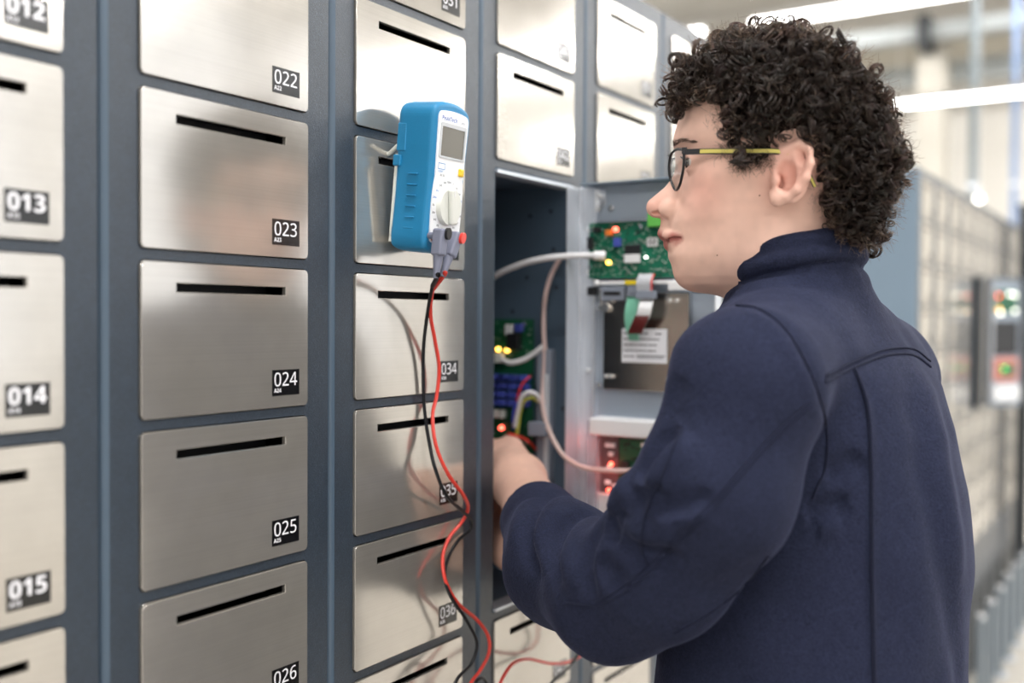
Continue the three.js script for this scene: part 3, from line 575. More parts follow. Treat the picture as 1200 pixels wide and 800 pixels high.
testLead('black_test_lead', 'black test lead hanging in a wavy line from the multimeter', onZ(515, 285, 0.076), -0.08, mat.black, P([
  [507, 335, 0.05], [501, 367, 0.024], [496.5, 405, 0.012], [496, 440, 0.008], [497.5, 480, 0.008], [503, 518, 0.014], [510, 549, 0.024], [523, 580, 0.03], [541, 598, 0.022], [552, 609, 0.014], [550.5, 621, 0.009], [537, 633, 0.008], [525, 654, 0.01], [521.5, 678, 0.02], [529, 700, 0.028], [547, 727, 0.034], [559, 753, 0.036], [552, 778, 0.038], [535, 797, 0.04], [528, 830, 0.045],
  [560, 850, 0.05], [574, 815, 0.05], [566, 795, 0.05], [556, 808, 0.052], [575, 850, 0.055], [620, 826, 0.055], [650, 796, 0.05], [668, 780, 0.045], [680, 761, 0.045], [681, 740, 0.05], [668, 706, 0.04], [648, 670, 0.02], [622, 625, -0.01], [596, 585, -0.05], [580, 550, -0.075]]), mat.rubberBlack, 0.0021, []);
testLead('red_test_lead', 'red test lead hanging in a wavy line from the multimeter', onZ(530, 288, 0.072), -0.42, mat.rubberRed, P([
  [508, 338, 0.046], [504.5, 367, 0.026], [509.5, 398, 0.018], [514.5, 430, 0.014], [512, 462, 0.012], [507, 487, 0.014], [511, 522, 0.022], [525, 555, 0.03], [543, 580, 0.03], [548.5, 595, 0.02], [541.5, 611, 0.013], [527, 629, 0.009], [519, 652, 0.012], [522, 680, 0.022], [537, 707, 0.028], [559, 726, 0.032], [572, 745, 0.036], [573, 765, 0.038], [563, 785, 0.04], [550, 804, 0.042],
  [545, 835, 0.045], [565, 850, 0.05], [583, 808, 0.05], [592, 789, 0.048], [603, 776, 0.044], [620, 772, 0.042], [645, 777, 0.04], [668, 775, 0.04], [684, 764, 0.042], [692, 748, 0.046], [690, 725, 0.045], [672, 690, 0.03], [662, 640, 0.0], [655, 590, -0.025], [646, 558, -0.04], [633, 532, -0.05], [616, 515, -0.055], [596, 508, -0.06]]), mat.rubberRed, 0.0022, []);

// ---------------------------------------------------------------- the person: implicit surfaces meshed on grids
const smin = (a, b, k) => { const h = Math.max(k - Math.abs(a - b), 0) / k; return Math.min(a, b) - h * h * k * 0.25; };
const smax = (a, b, k) => -smin(-a, -b, k);
const cl01 = (t) => (t < 0 ? 0 : t > 1 ? 1 : t);
function cap(x, y, z, A, B, ra, rb) {
  const bx = B[0] - A[0], by = B[1] - A[1], bz = B[2] - A[2], px = x - A[0], py = y - A[1], pz = z - A[2], t = cl01((px * bx + py * by + pz * bz) / (bx * bx + by * by + bz * bz));
  return Math.hypot(px - t * bx, py - t * by, pz - t * bz) - (ra + (rb - ra) * t);
}
function chain(x, y, z, pts, k) { let d = 1e9; for (let i = 0; i + 1 < pts.length; i++) { const c = cap(x, y, z, pts[i], pts[i + 1], pts[i][3], pts[i + 1][3]); d = k ? smin(d, c, k) : Math.min(d, c); } return d; }
const ell = (x, y, z, C, r) => { const a = (x - C[0]) / r[0], b = (y - C[1]) / r[1], c = (z - C[2]) / r[2], q = Math.sqrt(a * a + b * b + c * c), g = Math.sqrt((a / r[0]) ** 2 + (b / r[1]) ** 2 + (c / r[2]) ** 2); return g < 1e-9 ? -Math.min(...r) : q * (q - 1) / g; };
const sph = (x, y, z, C, r) => Math.hypot(x - C[0], y - C[1], z - C[2]) - r;
function isoMesh(f, lo, hi, c, color) {
  const n = [0, 1, 2].map((i) => Math.ceil((hi[i] - lo[i]) / c) + 1), [nx, ny, nz] = n, val = new Float32Array(nx * ny * nz), B = 4, far = B * c * 0.87 * 1.8;
  for (let k = 0; k < nz; k += B) for (let j = 0; j < ny; j += B) for (let i = 0; i < nx; i += B) {
    const v = f(lo[0] + (i + 1.5) * c, lo[1] + (j + 1.5) * c, lo[2] + (k + 1.5) * c), skip = Math.abs(v) > far;
    for (let r = k; r < Math.min(k + B, nz); r++) for (let q = j; q < Math.min(j + B, ny); q++) for (let p = i; p < Math.min(i + B, nx); p++) val[(r * ny + q) * nx + p] = skip ? v : f(lo[0] + p * c, lo[1] + q * c, lo[2] + r * c);
  }
  const id = new Int32Array(nx * ny * nz).fill(-1), pos = [], nor = [], col = [], idx = [], off = [0, 1, nx, nx + 1, nx * ny, nx * ny + 1, nx * ny + nx, nx * ny + nx + 1];
  const E = [[0, 1], [2, 3], [4, 5], [6, 7], [0, 2], [1, 3], [4, 6], [5, 7], [0, 4], [1, 5], [2, 6], [3, 7]];
  for (let k = 0; k < nz - 1; k++) for (let j = 0; j < ny - 1; j++) for (let i = 0; i < nx - 1; i++) {
    const o = (k * ny + j) * nx + i; let m = 0;
    for (let q = 0; q < 8; q++) if (val[o + off[q]] < 0) m |= 1 << q;
    if (m === 0 || m === 255) continue;
    let x = 0, y = 0, z = 0, w = 0;
    for (const [a, b] of E) { if (((m >> a) & 1) === ((m >> b) & 1)) continue; const va = val[o + off[a]], vb = val[o + off[b]], t = va / (va - vb); x += (a & 1) + t * ((b & 1) - (a & 1)); y += ((a >> 1) & 1) + t * (((b >> 1) & 1) - ((a >> 1) & 1)); z += (a >> 2) + t * ((b >> 2) - (a >> 2)); w++; }
    let X = lo[0] + (i + x / w) * c, Y = lo[1] + (j + y / w) * c, Z = lo[2] + (k + z / w) * c, gx, gy, gz, g; const e = c * 0.4;
    for (let s = 0; s < 2; s++) {
      gx = f(X + e, Y, Z) - f(X - e, Y, Z); gy = f(X, Y + e, Z) - f(X, Y - e, Z); gz = f(X, Y, Z + e) - f(X, Y, Z - e); g = Math.hypot(gx, gy, gz) || 1e-9;
      if (s === 0) { const step = Math.max(-c * 0.5, Math.min(c * 0.5, f(X, Y, Z) / (g / (2 * e)))); X -= gx / g * step; Y -= gy / g * step; Z -= gz / g * step; }
    }
    id[o] = pos.length / 3; pos.push(X, Y, Z); nor.push(gx / g, gy / g, gz / g);
    if (color) col.push(...color(X, Y, Z));
  }
  const quad = (a, b, cc, d, flip) => { if (a < 0 || b < 0 || cc < 0 || d < 0) return; if (flip) idx.push(a, cc, b, a, d, cc); else idx.push(a, b, cc, a, cc, d); };
  for (let k = 1; k < nz - 1; k++) for (let j = 1; j < ny - 1; j++) for (let i = 1; i < nx - 1; i++) {
    const o = (k * ny + j) * nx + i, s = val[o] < 0;
    if (s !== val[o + 1] < 0) quad(id[o - nx - nx * ny], id[o - nx * ny], id[o], id[o - nx], !s);
    if (s !== val[o + nx] < 0) quad(id[o - 1 - nx * ny], id[o - nx * ny], id[o], id[o - 1], s);
    if (s !== val[o + nx * ny] < 0) quad(id[o - 1 - nx], id[o - nx], id[o], id[o - 1], !s);
  }
  const geo = new THREE.BufferGeometry();
  geo.setAttribute('position', new THREE.Float32BufferAttribute(pos, 3)); geo.setAttribute('normal', new THREE.Float32BufferAttribute(nor, 3));
  if (color) geo.setAttribute('color', new THREE.Float32BufferAttribute(col, 3));
  geo.setIndex(idx);
  return geo;
}
// uv in metres from the two axes most nearly along each triangle
function boxUV(geo) {
  const g = geo.toNonIndexed(), p = g.attributes.position, n = g.attributes.normal, uv = new Float32Array(p.count * 2);
  for (let i = 0; i < p.count; i += 3) {
    const ax = Math.abs(n.getX(i)), ay = Math.abs(n.getY(i)), az = Math.abs(n.getZ(i)), a = ax > ay && ax > az ? 0 : ay > az ? 1 : 2;
    for (let k = i; k < i + 3; k++) { uv[2 * k] = a === 0 ? p.getZ(k) : p.getX(k); uv[2 * k + 1] = a === 1 ? p.getZ(k) : p.getY(k); }
  }
  g.setAttribute('uv', new THREE.BufferAttribute(uv, 2));
  return g;
}
const vn = (() => { const N = 32, g = Float32Array.from({ length: N * N * N }, () => rnd() * 2 - 1), q = (x, y, z) => g[(((z & 31) * N) + (y & 31)) * N + (x & 31)]; return (x, y, z) => { const i = Math.floor(x), j = Math.floor(y), k = Math.floor(z); let u = x - i, v = y - j, w = z - k; u *= u * (3 - 2 * u); v *= v * (3 - 2 * v); w *= w * (3 - 2 * w); const L = (a, b, t) => a + (b - a) * t; return L(L(L(q(i, j, k), q(i + 1, j, k), u), L(q(i, j + 1, k), q(i + 1, j + 1, k), u), v), L(L(q(i, j, k + 1), q(i + 1, j, k + 1), u), L(q(i, j + 1, k + 1), q(i + 1, j + 1, k + 1), u), v), w); }; })();

function march(px, py, f, t0 = 0.6) { const d = ray(px, py), len = d.length(); let t = t0; for (let i = 0; i < 200; i++) { const v = f(EYE.x + d.x * t, EYE.y + d.y * t, EYE.z + d.z * t); if (v < 0.0002) break; t += Math.max(v * 0.7, 0.0003) / len; if (t > 1.6) return null; } return EYE.clone().addScaledVector(d, t); }
// ---- head frame: f forward, u up, l to his left (the side we see)
const HO = at(920, 200, 1.04);
const HL0 = ray(920, 200).setY(0).normalize().negate(), HF0 = V(HL0.z * -1, 0, HL0.x).multiplyScalar(1), TURN = 0.07;
const HF = HF0.clone().multiplyScalar(Math.cos(TURN)).addScaledVector(HL0, Math.sin(TURN)), HLv = V(HF.z, 0, -HF.x), HU = V(0, 1, 0);
const headMat = new THREE.Matrix4().makeBasis(HF, HU, HLv).setPosition(HO);      // local x = forward, y = up, z = left
function hl(px, py, l) { const d = ray(px, py), t = (l - EYE.clone().sub(HO).dot(HLv)) / d.dot(HLv), p = EYE.clone().addScaledVector(d, t).sub(HO); return [p.dot(HF), p.y, l]; }
const AX = hl(900, 200, 0)[0], PHI = [0, 20, 40, 60, 90, 130, 180].map((d) => d * Math.PI / 180);
const ROWS = [[100, 57, 58, 62, 66, 70, 88, 98], [113, 65, 66, 69, 71, 73.5, 92, 102], [130, 78, 77, 76, 74, 74.5, 95, 106], [148, 86, 85, 81, 76, 74.5, 96, 108], [160, 90, 89, 84, 76, 73.5, 96, 108], [168, 92, 91, 85, 76, 73, 96, 107],
  [180, 89.5, 86, 81, 75, 72.5, 94, 105], [195, 90, 83, 79, 75, 70.5, 90, 102], [215, 89, 86, 82.5, 76, 68, 83, 95], [235, 91, 88, 82, 72.5, 63, 74, 86], [258, 101.5, 91.5, 81, 68.5, 59, 64, 76], [272, 102.5, 90, 78.5, 67, 57, 60, 72],
  [285, 99, 88.5, 77, 65.5, 56, 57, 68], [300, 100, 89.5, 75.5, 63, 54, 54, 64], [312, 95.5, 87, 72, 59, 51, 50, 60], [325, 91, 82, 64, 52, 44, 45, 55], [334, 84, 73, 53, 42, 35, 38, 48], [341, 70, 57, 40, 32, 28, 32, 42], [350, 42, 36, 28, 24, 22, 24, 32]]
  .map((r) => [hl(830, r[0], 0)[1], ...r.slice(1).map((v) => v / 1000)]).reverse();
const cr = (a, b, c, d, t) => 0.5 * (2 * b + (c - a) * t + (2 * a - 5 * b + 4 * c - d) * t * t + (3 * b - a - 3 * c + d) * t * t * t);
function rowAt(u, k) { let i = 0; const n = ROWS.length; if (u <= ROWS[0][0]) return ROWS[0][k]; if (u >= ROWS[n - 1][0]) return ROWS[n - 1][k]; while (ROWS[i + 1][0] < u) i++; const t = (u - ROWS[i][0]) / (ROWS[i + 1][0] - ROWS[i][0]); return cr(ROWS[Math.max(0, i - 1)][k], ROWS[i][k], ROWS[i + 1][k], ROWS[Math.min(n - 1, i + 2)][k], t); }
function headR(phi, u) { let i = 0; while (i < 5 && PHI[i + 1] < phi) i++; const t = (phi - PHI[i]) / (PHI[i + 1] - PHI[i]), g = (k) => rowAt(u, 1 + Math.abs(k > 6 ? 12 - k : k)); return cr(g(i - 1), g(i), g(i + 1), g(i + 2), t); }
const m = (p) => [p[0], p[1], -p[2]];
const eyeC = (() => { const e = hl(803.5, 191, 0.034); return [e[0] - 0.0112, e[1], 0.033]; })();
const NB = [hl(797, 190, 0), hl(784, 220, 0), hl(769.5, 243, 0)];
const wingC = hl(784, 245.5, 0.0145), phil = hl(774.5, 259, 0), lipC = hl(799, 278, 0.0265);
const up0 = hl(771.5, 273.5, 0), up1 = hl(778, 276, 0.013), lo0 = hl(778, 286.5, 0), lo1 = hl(784.5, 287.5, 0.013), ml0 = hl(771, 280, 0), ml1 = hl(780, 280, 0.012), chinC = hl(806, 321, 0);
const EAR = [[909, 212, .069], [911, 192, .073], [919, 176, .079], [936, 168.5, .084], [947.5, 177, .087], [949, 191, .088], [944, 208, .086], [934, 222, .083], [922, 231, .079], [911, 233.5, .076], [906.5, 226, .072]].map((e) => hl(...e));
const ANTI = [[931, 178, .080], [937, 193, .082], [932, 212, .081], [919, 223, .078]].map((e) => hl(...e)), earC = hl(929, 200, .077), conch = hl(920, 208, .084), fossa = hl(939, 181, .09), canal = hl(914, 212, .075), tragus = hl(909.5, 211, .0745), lobe = hl(912, 231, .0755);
const nearAny = (x, y, z, c, r) => (x - c[0]) ** 2 + (y - c[1]) ** 2 + (z - c[2]) ** 2 < r * r;
const NECK0 = hl(912, 300, 0), NECK1 = hl(930, 400, 0);
function headField(x, y, z) {
  const a = Math.abs(z), dx = x - AX, rho = Math.hypot(dx, a), phi = Math.atan2(a, dx);
  let d = (rho - headR(phi, y)) * 0.8;
  const topU = hl0top, botU = ROWS[0][0];
  d = smax(d, y - topU, 0.06); d = smax(d, botU - y, 0.012);
  d = smin(d, ell(x, y, z, [AX - 0.009, craU, 0], [0.098, 0.084, 0.0755]), 0.02);
  // neck
  d = smin(d, cap(x, y, z, NECK0, NECK1, 0.051, 0.055), 0.02);
  if (x > AX + 0.03) {
    // eye sockets, nose, mouth
    d = smax(d, -ell(x, y, a, [eyeC[0] + 0.0155, eyeC[1] + 0.001, eyeC[2] - 0.001], [0.010, 0.0105, 0.017]), 0.012);
    d = smin(d, sph(x, y, a, eyeC, 0.0132), 0.004);
    let nose = cap(x, y, z, [NB[0][0] - 0.005, NB[0][1], 0], [NB[1][0] - 0.0085, NB[1][1], 0], 0.0052, 0.0088);
    nose = smin(nose, cap(x, y, z, [NB[1][0] - 0.0085, NB[1][1], 0], [NB[2][0] - 0.0, NB[2][1], 0], 0.0085, 0.0108), 0.006);
    nose = smin(nose, cap(x, y, a, [NB[0][0] - 0.012, NB[0][1] - 0.008, 0.006], [wingC[0] - 0.002, wingC[1] + 0.004, 0.009], 0.006, 0.0095), 0.008);
    nose = smin(nose, ell(x, y, a, wingC, [0.0098, 0.0082, 0.0072]), 0.0055);
    d = smin(d, nose, 0.0055);
    d = smin(d, cap(x, y, z, [phil[0] - 0.0085, phil[1], 0], [up0[0] - 0.009, up0[1], 0], 0.008, 0.0085), 0.006);
    if (nostC) d = smax(d, -ell(x, y, a, nostC, [0.0052, 0.0026, 0.0045]), 0.0015);
    // cheek, chin, lips
    d = smin(d, sph(x, y, z, [chinC[0] - 0.008, chinC[1], 0], 0.0165), 0.014);
    let lips = smin(cap(x, y, a, [up0[0] - 0.005, up0[1], 0], [up1[0] - 0.0055, up1[1], 0.013], 0.0058, 0.0056), cap(x, y, a, [up1[0] - 0.0055, up1[1], 0.013], [lipC[0] - 0.0035, lipC[1] + 0.0012, 0.0255], 0.0056, 0.0036), 0.004);
    lips = Math.min(lips, smin(cap(x, y, a, [lo0[0] - 0.006, lo0[1], 0], [lo1[0] - 0.0065, lo1[1], 0.013], 0.0066, 0.006), cap(x, y, a, [lo1[0] - 0.0065, lo1[1], 0.013], [lipC[0] - 0.004, lipC[1] - 0.0018, 0.0255], 0.0058, 0.003), 0.004));
    d = smin(d, lips, 0.003);
    d = smax(d, -Math.min(cap(x, y, a, [ml0[0] + 0.001, ml0[1], 0], [ml1[0] + 0.0005, ml1[1], 0.013], 0.0015, 0.0013), cap(x, y, a, [ml1[0] + 0.0005, ml1[1], 0.013], [lipC[0] - 0.0002, lipC[1] - 0.0002, 0.0265], 0.0013, 0.0010)), 0.0018);
    // eyelid opening
    d = smax(d, -ell(x, y, a, [eyeC[0] + 0.0125, eyeC[1] - 0.0003, eyeC[2] + 0.0036], [0.0085, 0.005, 0.0118]), 0.0015);
  }
  if (nearAny(x, y, a, earC, 0.055)) {
    let e = ell(x, y, a, [earC[0] + 0.001, earC[1], earC[2] - 0.002], [0.0175, 0.0305, 0.0075]);
    for (let i = 0; i < ANTI.length - 1; i++) e = smin(e, cap(x, y, a, ANTI[i], ANTI[i + 1], 0.0036, 0.0042), 0.006);
    e = smax(e, -ell(x, y, a, conch, [0.0102, 0.0165, 0.0138]), 0.004);
    for (let i = 0; i + 1 < EAR.length; i++) e = smin(e, cap(x, y, a, EAR[i], EAR[i + 1], 0.0039, 0.0039), 0.0035);
    e = smax(e, -ell(x, y, a, fossa, [0.005, 0.008, 0.005]), 0.004);
    e = smin(e, ell(x, y, a, lobe, [0.0075, 0.0085, 0.005]), 0.006);
    d = smin(d, e, 0.006);
    d = smax(d, -ell(x, y, a, canal, [0.0042, 0.006, 0.009]), 0.004);
    d = smin(d, ell(x, y, a, tragus, [0.0045, 0.006, 0.0062]), 0.004);
  }
  return d;
}
let nostC = null;
const headAt = (X, Y, Z) => { const v = V(X, Y, Z).sub(HO); return headField(v.dot(HF), v.y, v.dot(HLv)); };
const hl0top = hl(905, 88, 0)[1], craU = hl(905, 160, 0)[1];
{ const p = march(769.5, 250, headAt); if (p) { p.sub(HO); nostC = [p.dot(HF), p.y, Math.abs(p.dot(HLv)) - 0.0005]; } }
const skinTone = (x, y, z) => {
  let c = [0.80, 0.52, 0.425];
  const a = Math.abs(z), warm = (p, r, k) => { const q = Math.exp(-((x - p[0]) ** 2 + (y - p[1]) ** 2 + (a - Math.abs(p[2])) ** 2) / (r * r)) * k; c = [c[0] * (1 - 0.03 * q), c[1] * (1 - 0.22 * q), c[2] * (1 - 0.22 * q)]; };
  warm(NB[2], 0.016, 1); warm([eyeC[0] - 0.004, eyeC[1] - 0.03, 0.05], 0.028, 0.7); warm(earC, 0.026, 0.9); warm(chinC, 0.018, 0.3);
  const inLip = (p, q2, r) => cap(x, y, a, p, q2, r, r * 0.7);
  const l = Math.min(inLip([up0[0] - 0.005, up0[1] - 0.001, 0], [up1[0] - 0.0055, up1[1] - 0.0012, 0.013], 0.0058), inLip([up1[0] - 0.0055, up1[1] - 0.0012, 0.013], [lipC[0] - 0.0035, lipC[1] + 0.0008, 0.0255], 0.005), inLip([lo0[0] - 0.006, lo0[1], 0], [lo1[0] - 0.0065, lo1[1], 0.013], 0.0064), inLip([lo1[0] - 0.0065, lo1[1], 0.013], [lipC[0] - 0.004, lipC[1] - 0.0015, 0.0255], 0.005));
  const q = cl01(1.35 - l / 0.0018) * 0.9; c = c.map((v, i) => v + ([0.42, 0.125, 0.11][i] - v) * q);
  const k = 1 + 0.05 * vn(x * 160, y * 160, z * 160) + 0.04 * vn(x * 50, y * 50, z * 50);
  return c.map((v) => v * k);
};
function headToWorld(g) { g.applyMatrix4(headMat); const ix = g.index.array; for (let i = 0; i < ix.length; i += 3) { const t = ix[i + 1]; ix[i + 1] = ix[i + 2]; ix[i + 2] = t; } return g; }   // the head frame is left-handed
const headGeo = headToWorld(isoMesh(headField, [-0.13, -0.17, -0.1], [0.155, 0.125, 0.105], 0.0021, skinTone));

// ---- skeleton of the body in the world
const A3 = (px, py, Z, r) => [...at(px, py, Z).toArray(), r];
const TF = V(0.12, 0, -0.993).normalize(), TL = V(TF.z, 0, -TF.x), TB = TF.clone().negate();       // the torso's facing, left and back
const armL = [A3(915, 428, 0.955, 0.052), A3(879, 450, 0.89, 0.062), A3(838, 575, 0.885, 0.0648), A3(769, 668, 0.935, 0.062), A3(720, 698, 0.98, 0.0575), A3(663, 661, 1.09, 0.060), A3(632, 612, 1.20, 0.048)];
const chest = at(948, 430, 1.05), rsh = chest.clone().addScaledVector(TL, -0.16).add(V(0, -0.02, 0));
const armR = [[...chest.toArray(), 0.08], [...rsh.toArray(), 0.07], A3(905, 600, 1.2, 0.066), A3(845, 705, 1.22, 0.058), A3(740, 690, 1.28, 0.054), A3(650, 652, 1.33, 0.046)];
const wristL = at(607, 563, 1.335), palmL = at(574, 519, 1.43);
function handField(W, D, N, mirror) {
  const S = new THREE.Vector3().crossVectors(D, N).multiplyScalar(mirror), p = (a, b, c) => W.clone().addScaledVector(D, a).addScaledVector(S, b).addScaledVector(N, c).toArray();
  const caps = [];
  for (const [b, k] of [[-0.026, 0.088], [-0.009, 0.094], [0.009, 0.094], [0.026, 0.09]]) caps.push([p(0.004, b * 0.6, 0), p(k, b, 0.002), 0.0185, 0.0125]);
  const fingers = [[0.029, 0.086, [0.042, 0.025, 0.021]], [0.0095, 0.092, [0.046, 0.029, 0.022]], [-0.0105, 0.09, [0.043, 0.027, 0.022]], [-0.029, 0.083, [0.034, 0.021, 0.019]]], tips = [];
  fingers.forEach(([b, k, len], i) => { let pt = [k, b, 0.001], ang = 0.35 + 0.06 * i; const pts = [p(...pt)]; len.forEach((l, j) => { pt = [pt[0] + l * Math.cos(ang), pt[1] + (b > 0 ? 0.03 : -0.03) * l, pt[2] + l * Math.sin(ang)]; pts.push(p(...pt)); ang += 0.5 - 0.05 * j; }); const rs = [0.0098, 0.0086, 0.0078, 0.0066]; for (let j = 0; j < 3; j++) tips.push([pts[j], pts[j + 1], rs[j], rs[j + 1]]); });
  const th = [p(0.018, 0.016, 0.008), p(0.05, 0.034, 0.026), p(0.078, 0.034, 0.044), p(0.1, 0.028, 0.054)], tr = [0.0165, 0.0125, 0.0102, 0.0076];
  for (let j = 0; j < 3; j++) tips.push([th[j], th[j + 1], tr[j], tr[j + 1]]);
  return (x, y, z) => { let d = 1e9; for (const c of caps) d = smin(d, cap(x, y, z, ...c), 0.012); for (const c of tips) d = smin(d, cap(x, y, z, ...c), 0.0025); return d; };
}
const DL = palmL.clone().sub(wristL).normalize(), NL = V(0.5, -0.82, -0.25); NL.addScaledVector(DL, -NL.dot(DL)).normalize();
const handL = handField(wristL, DL, NL, -1);
const wristR = at(606, 640, 1.355), palmR = at(580, 612, 1.43), DR = palmR.clone().sub(wristR).normalize(), NR = V(-0.3, 0.75, -0.5); NR.addScaledVector(DR, -NR.dot(DR)).normalize();
const handR = handField(wristR, DR, NR, 1);
const foreL = [A3(660, 640, 1.14, 0.04), A3(630, 605, 1.22, 0.0365), [...wristL.toArray(), 0.033], [...palmL.clone().lerp(wristL, 0.7).toArray(), 0.026]];
const foreR = [A3(680, 665, 1.31, 0.036), A3(640, 652, 1.33, 0.033), [...wristR.toArray(), 0.029], [...palmR.clone().lerp(wristR, 0.7).toArray(), 0.024]];
const near3 = (p, r) => [p.toArray().map((v) => v - r), p.toArray().map((v) => v + r)];
const skinH = (x, y, z) => { const k = 1 + 0.05 * vn(x * 140, y * 140, z * 140); return [0.77 * k, 0.485 * k, 0.385 * k]; };
const handGeoL = isoMesh((x, y, z) => smin(handL(x, y, z), chain(x, y, z, foreL, 0.02), 0.014), ...near3(wristL.clone().lerp(palmL, 0.4), 0.2), 0.003, skinH);
const handGeoR = isoMesh((x, y, z) => smin(handR(x, y, z), chain(x, y, z, foreR, 0.02), 0.014), ...near3(wristR.clone().lerp(palmR, 0.4), 0.18), 0.0035, skinH);
// torso sections: height row in the photo, centre column, half depth (back-front), half width (left-right)
const SEC = [[300, 934, 0.036, 0.03], [325, 935, 0.05, 0.046], [345, 939, 0.061, 0.07], [365, 941, 0.071, 0.105], [385, 943, 0.082, 0.14], [425, 946, 0.105, 0.165], [450, 948, 0.117, 0.166], [500, 951, 0.130, 0.164], [580, 957, 0.139, 0.163], [650, 959, 0.142, 0.165], [720, 954, 0.142, 0.17], [800, 950, 0.144, 0.176], [900, 950, 0.147, 0.182], [1010, 950, 0.148, 0.185]]
  .map(([py, px, b, l]) => { const p = at(px, py, 1.05); return [p.y, p.x, p.z, b, l]; }).reverse();
function torso(x, y, z, inset = 0) {
  const n = SEC.length; let i = 0, yy = Math.max(SEC[0][0], Math.min(SEC[n - 1][0] - 1e-6, y)); while (SEC[i + 1][0] < yy) i++;
  const t = (yy - SEC[i][0]) / (SEC[i + 1][0] - SEC[i][0]), q = (k) => cr(SEC[Math.max(0, i - 1)][k], SEC[i][k], SEC[i + 1][k], SEC[Math.min(n - 1, i + 2)][k], t);
  const cx = q(1), cz = q(2), hb = q(3) - inset, hw = q(4) - inset, dx = x - cx, dz = z - cz, b = dx * TB.x + dz * TB.z, l = dx * TL.x + dz * TL.z, k = Math.pow(Math.pow(Math.abs(b / hb), 2.25) + Math.pow(Math.abs(l / hw), 2.25), 1 / 2.25);
  let d = (k - 1) * hb * 0.9;
  d = smax(d, y - SEC[n - 1][0], 0.03);
  return Math.max(d, SEC[0][0] - y);
}
const BASE = at(958, 1000, 1.05).setY(0), hipY = 0.93;
const lg = (s, y, f, r) => [BASE.x + TL.x * s + TF.x * f, y, BASE.z + TL.z * s + TF.z * f, r];
const legs = [-1, 1].map((s) => [lg(0.08 * s, hipY, -0.01, 0.098), lg(0.1 * s, 0.5, 0.01, 0.064), lg(0.11 * s, 0.1, -0.02, 0.046)]);
const bodyField = (x, y, z) => {
  let d = torso(x, y, z, 0.03);
  d = smin(d, ell(x, y, z, [BASE.x, 0.94, BASE.z], [0.155, 0.13, 0.14]), 0.05);
  d = smin(d, chain(x, y, z, armL.map((a) => [a[0], a[1], a[2], a[3] - 0.018]), 0.02), 0.03);
  d = smin(d, chain(x, y, z, armR.map((a) => [a[0], a[1], a[2], a[3] - 0.018]), 0.02), 0.03);
  d = smin(d, cap(x, y, z, HO.clone().addScaledVector(HF, NECK0[0]).addScaledVector(HU, NECK0[1] - 0.02).toArray(), at(940, 420, 1.05).toArray(), 0.05, 0.07), 0.03);
  for (const L of legs) d = smin(d, chain(x, y, z, L, 0.03), 0.03);
  return d;
};
const bodyGeo = isoMesh(bodyField, [BASE.x - 0.4, 0.02, BASE.z - 0.5], [BASE.x + 0.45, 1.68, BASE.z + 0.35], 0.015, skinH);
const person = thing('person', 'curly-haired man in glasses and navy fleece jacket reaching into the open compartment', 'person', [BASE.x, 0, BASE.z]);
const toPerson = (g) => g.translate(-BASE.x, 0, -BASE.z);
const strip = (g) => { g = g.toNonIndexed(); for (const k of Object.keys(g.attributes)) if (!['position', 'normal', 'color'].includes(k)) g.deleteAttribute(k); return g; };
part('body', toPerson(mergeGeometries([headGeo, handGeoL, handGeoR, bodyGeo].map(strip))), M({ color: 0xffffff, vertexColors: true, roughness: 0.5, specularIntensity: 0.6, sheen: 0.15, sheenColor: rgb(1, 0.8, 0.7), sheenRoughness: 0.6 }), person);

// ---- jacket
const SLV_CUT = (() => { const a = V(...armL[5]), b = V(...armL[6]); const n = b.clone().sub(a).normalize(); return { n, o: b.clone() }; })();
const collarC = at(932, 308, 1.045), ringPt = (psi, dy, rx, rz, tilt) => { const p = collarC.clone().addScaledVector(TB, Math.cos(psi) * rx).addScaledVector(TL, Math.sin(psi) * rz); p.y += dy + Math.cos(psi) * tilt; return p; };
const loops = [[0.0105, 0.0525, 0.065, 0.013, 0.0105], [-0.004, 0.056, 0.0705, 0.013, 0.0118], [-0.029, 0.0555, 0.071, 0.011, 0.0118], [-0.044, 0.054, 0.068, 0.008, 0.014], [-0.018, 0.049, 0.062, 0.012, 0.0112]].map(([dy, rx, rz, tilt, r]) => Array.from({ length: 25 }, (_, i) => [...ringPt(i / 24 * Math.PI * 2, dy, rx, rz, tilt).toArray(), r]));
const deltoid = A3(890, 412, 0.93, 0.07), trap = [A3(938, 368, 1.03, 0.045), A3(908, 412, 0.965, 0.048)];
const trapR = [[...collarC.clone().addScaledVector(TL, -0.02).add(V(0, -0.055, 0)).toArray(), 0.045], [...rsh.clone().add(V(0, 0.005, 0)).toArray(), 0.055]];
function jacketBase(x, y, z) {
  let d = torso(x, y, z);
  d = smin(d, chain(x, y, z, trap), 0.05);
  d = smin(d, chain(x, y, z, trapR), 0.05);
  let a = chain(x, y, z, armL, 0.03);
  d = smin(d, a, y > 1.575 ? 0.045 : 0.008 + 0.037 * cl01((y - 1.5) / 0.075));
  d = smin(d, chain(x, y, z, armR, 0.03), 0.02);
  if (Math.abs(x - collarC.x) < 0.14 && Math.abs(z - collarC.z) < 0.14 && Math.abs(y - collarC.y) < 0.12) {
    let c = 1e9; for (const l of loops) c = smin(c, chain(x, y, z, l), 0.003);
    d = smin(d, c, 0.012);
  }
  return d;
}
const trace = (pts, f, off = 0) => { const out = []; for (const [px, py] of pts) { const p = march(px, py, f); if (!p) continue; if (off) { const e = 0.004, n = V(f(p.x + e, p.y, p.z) - f(p.x - e, p.y, p.z), f(p.x, p.y + e, p.z) - f(p.x, p.y - e, p.z), f(p.x, p.y, p.z + e) - f(p.x, p.y, p.z - e)).normalize(); p.addScaledVector(n, off); } out.push(p); } return out; };
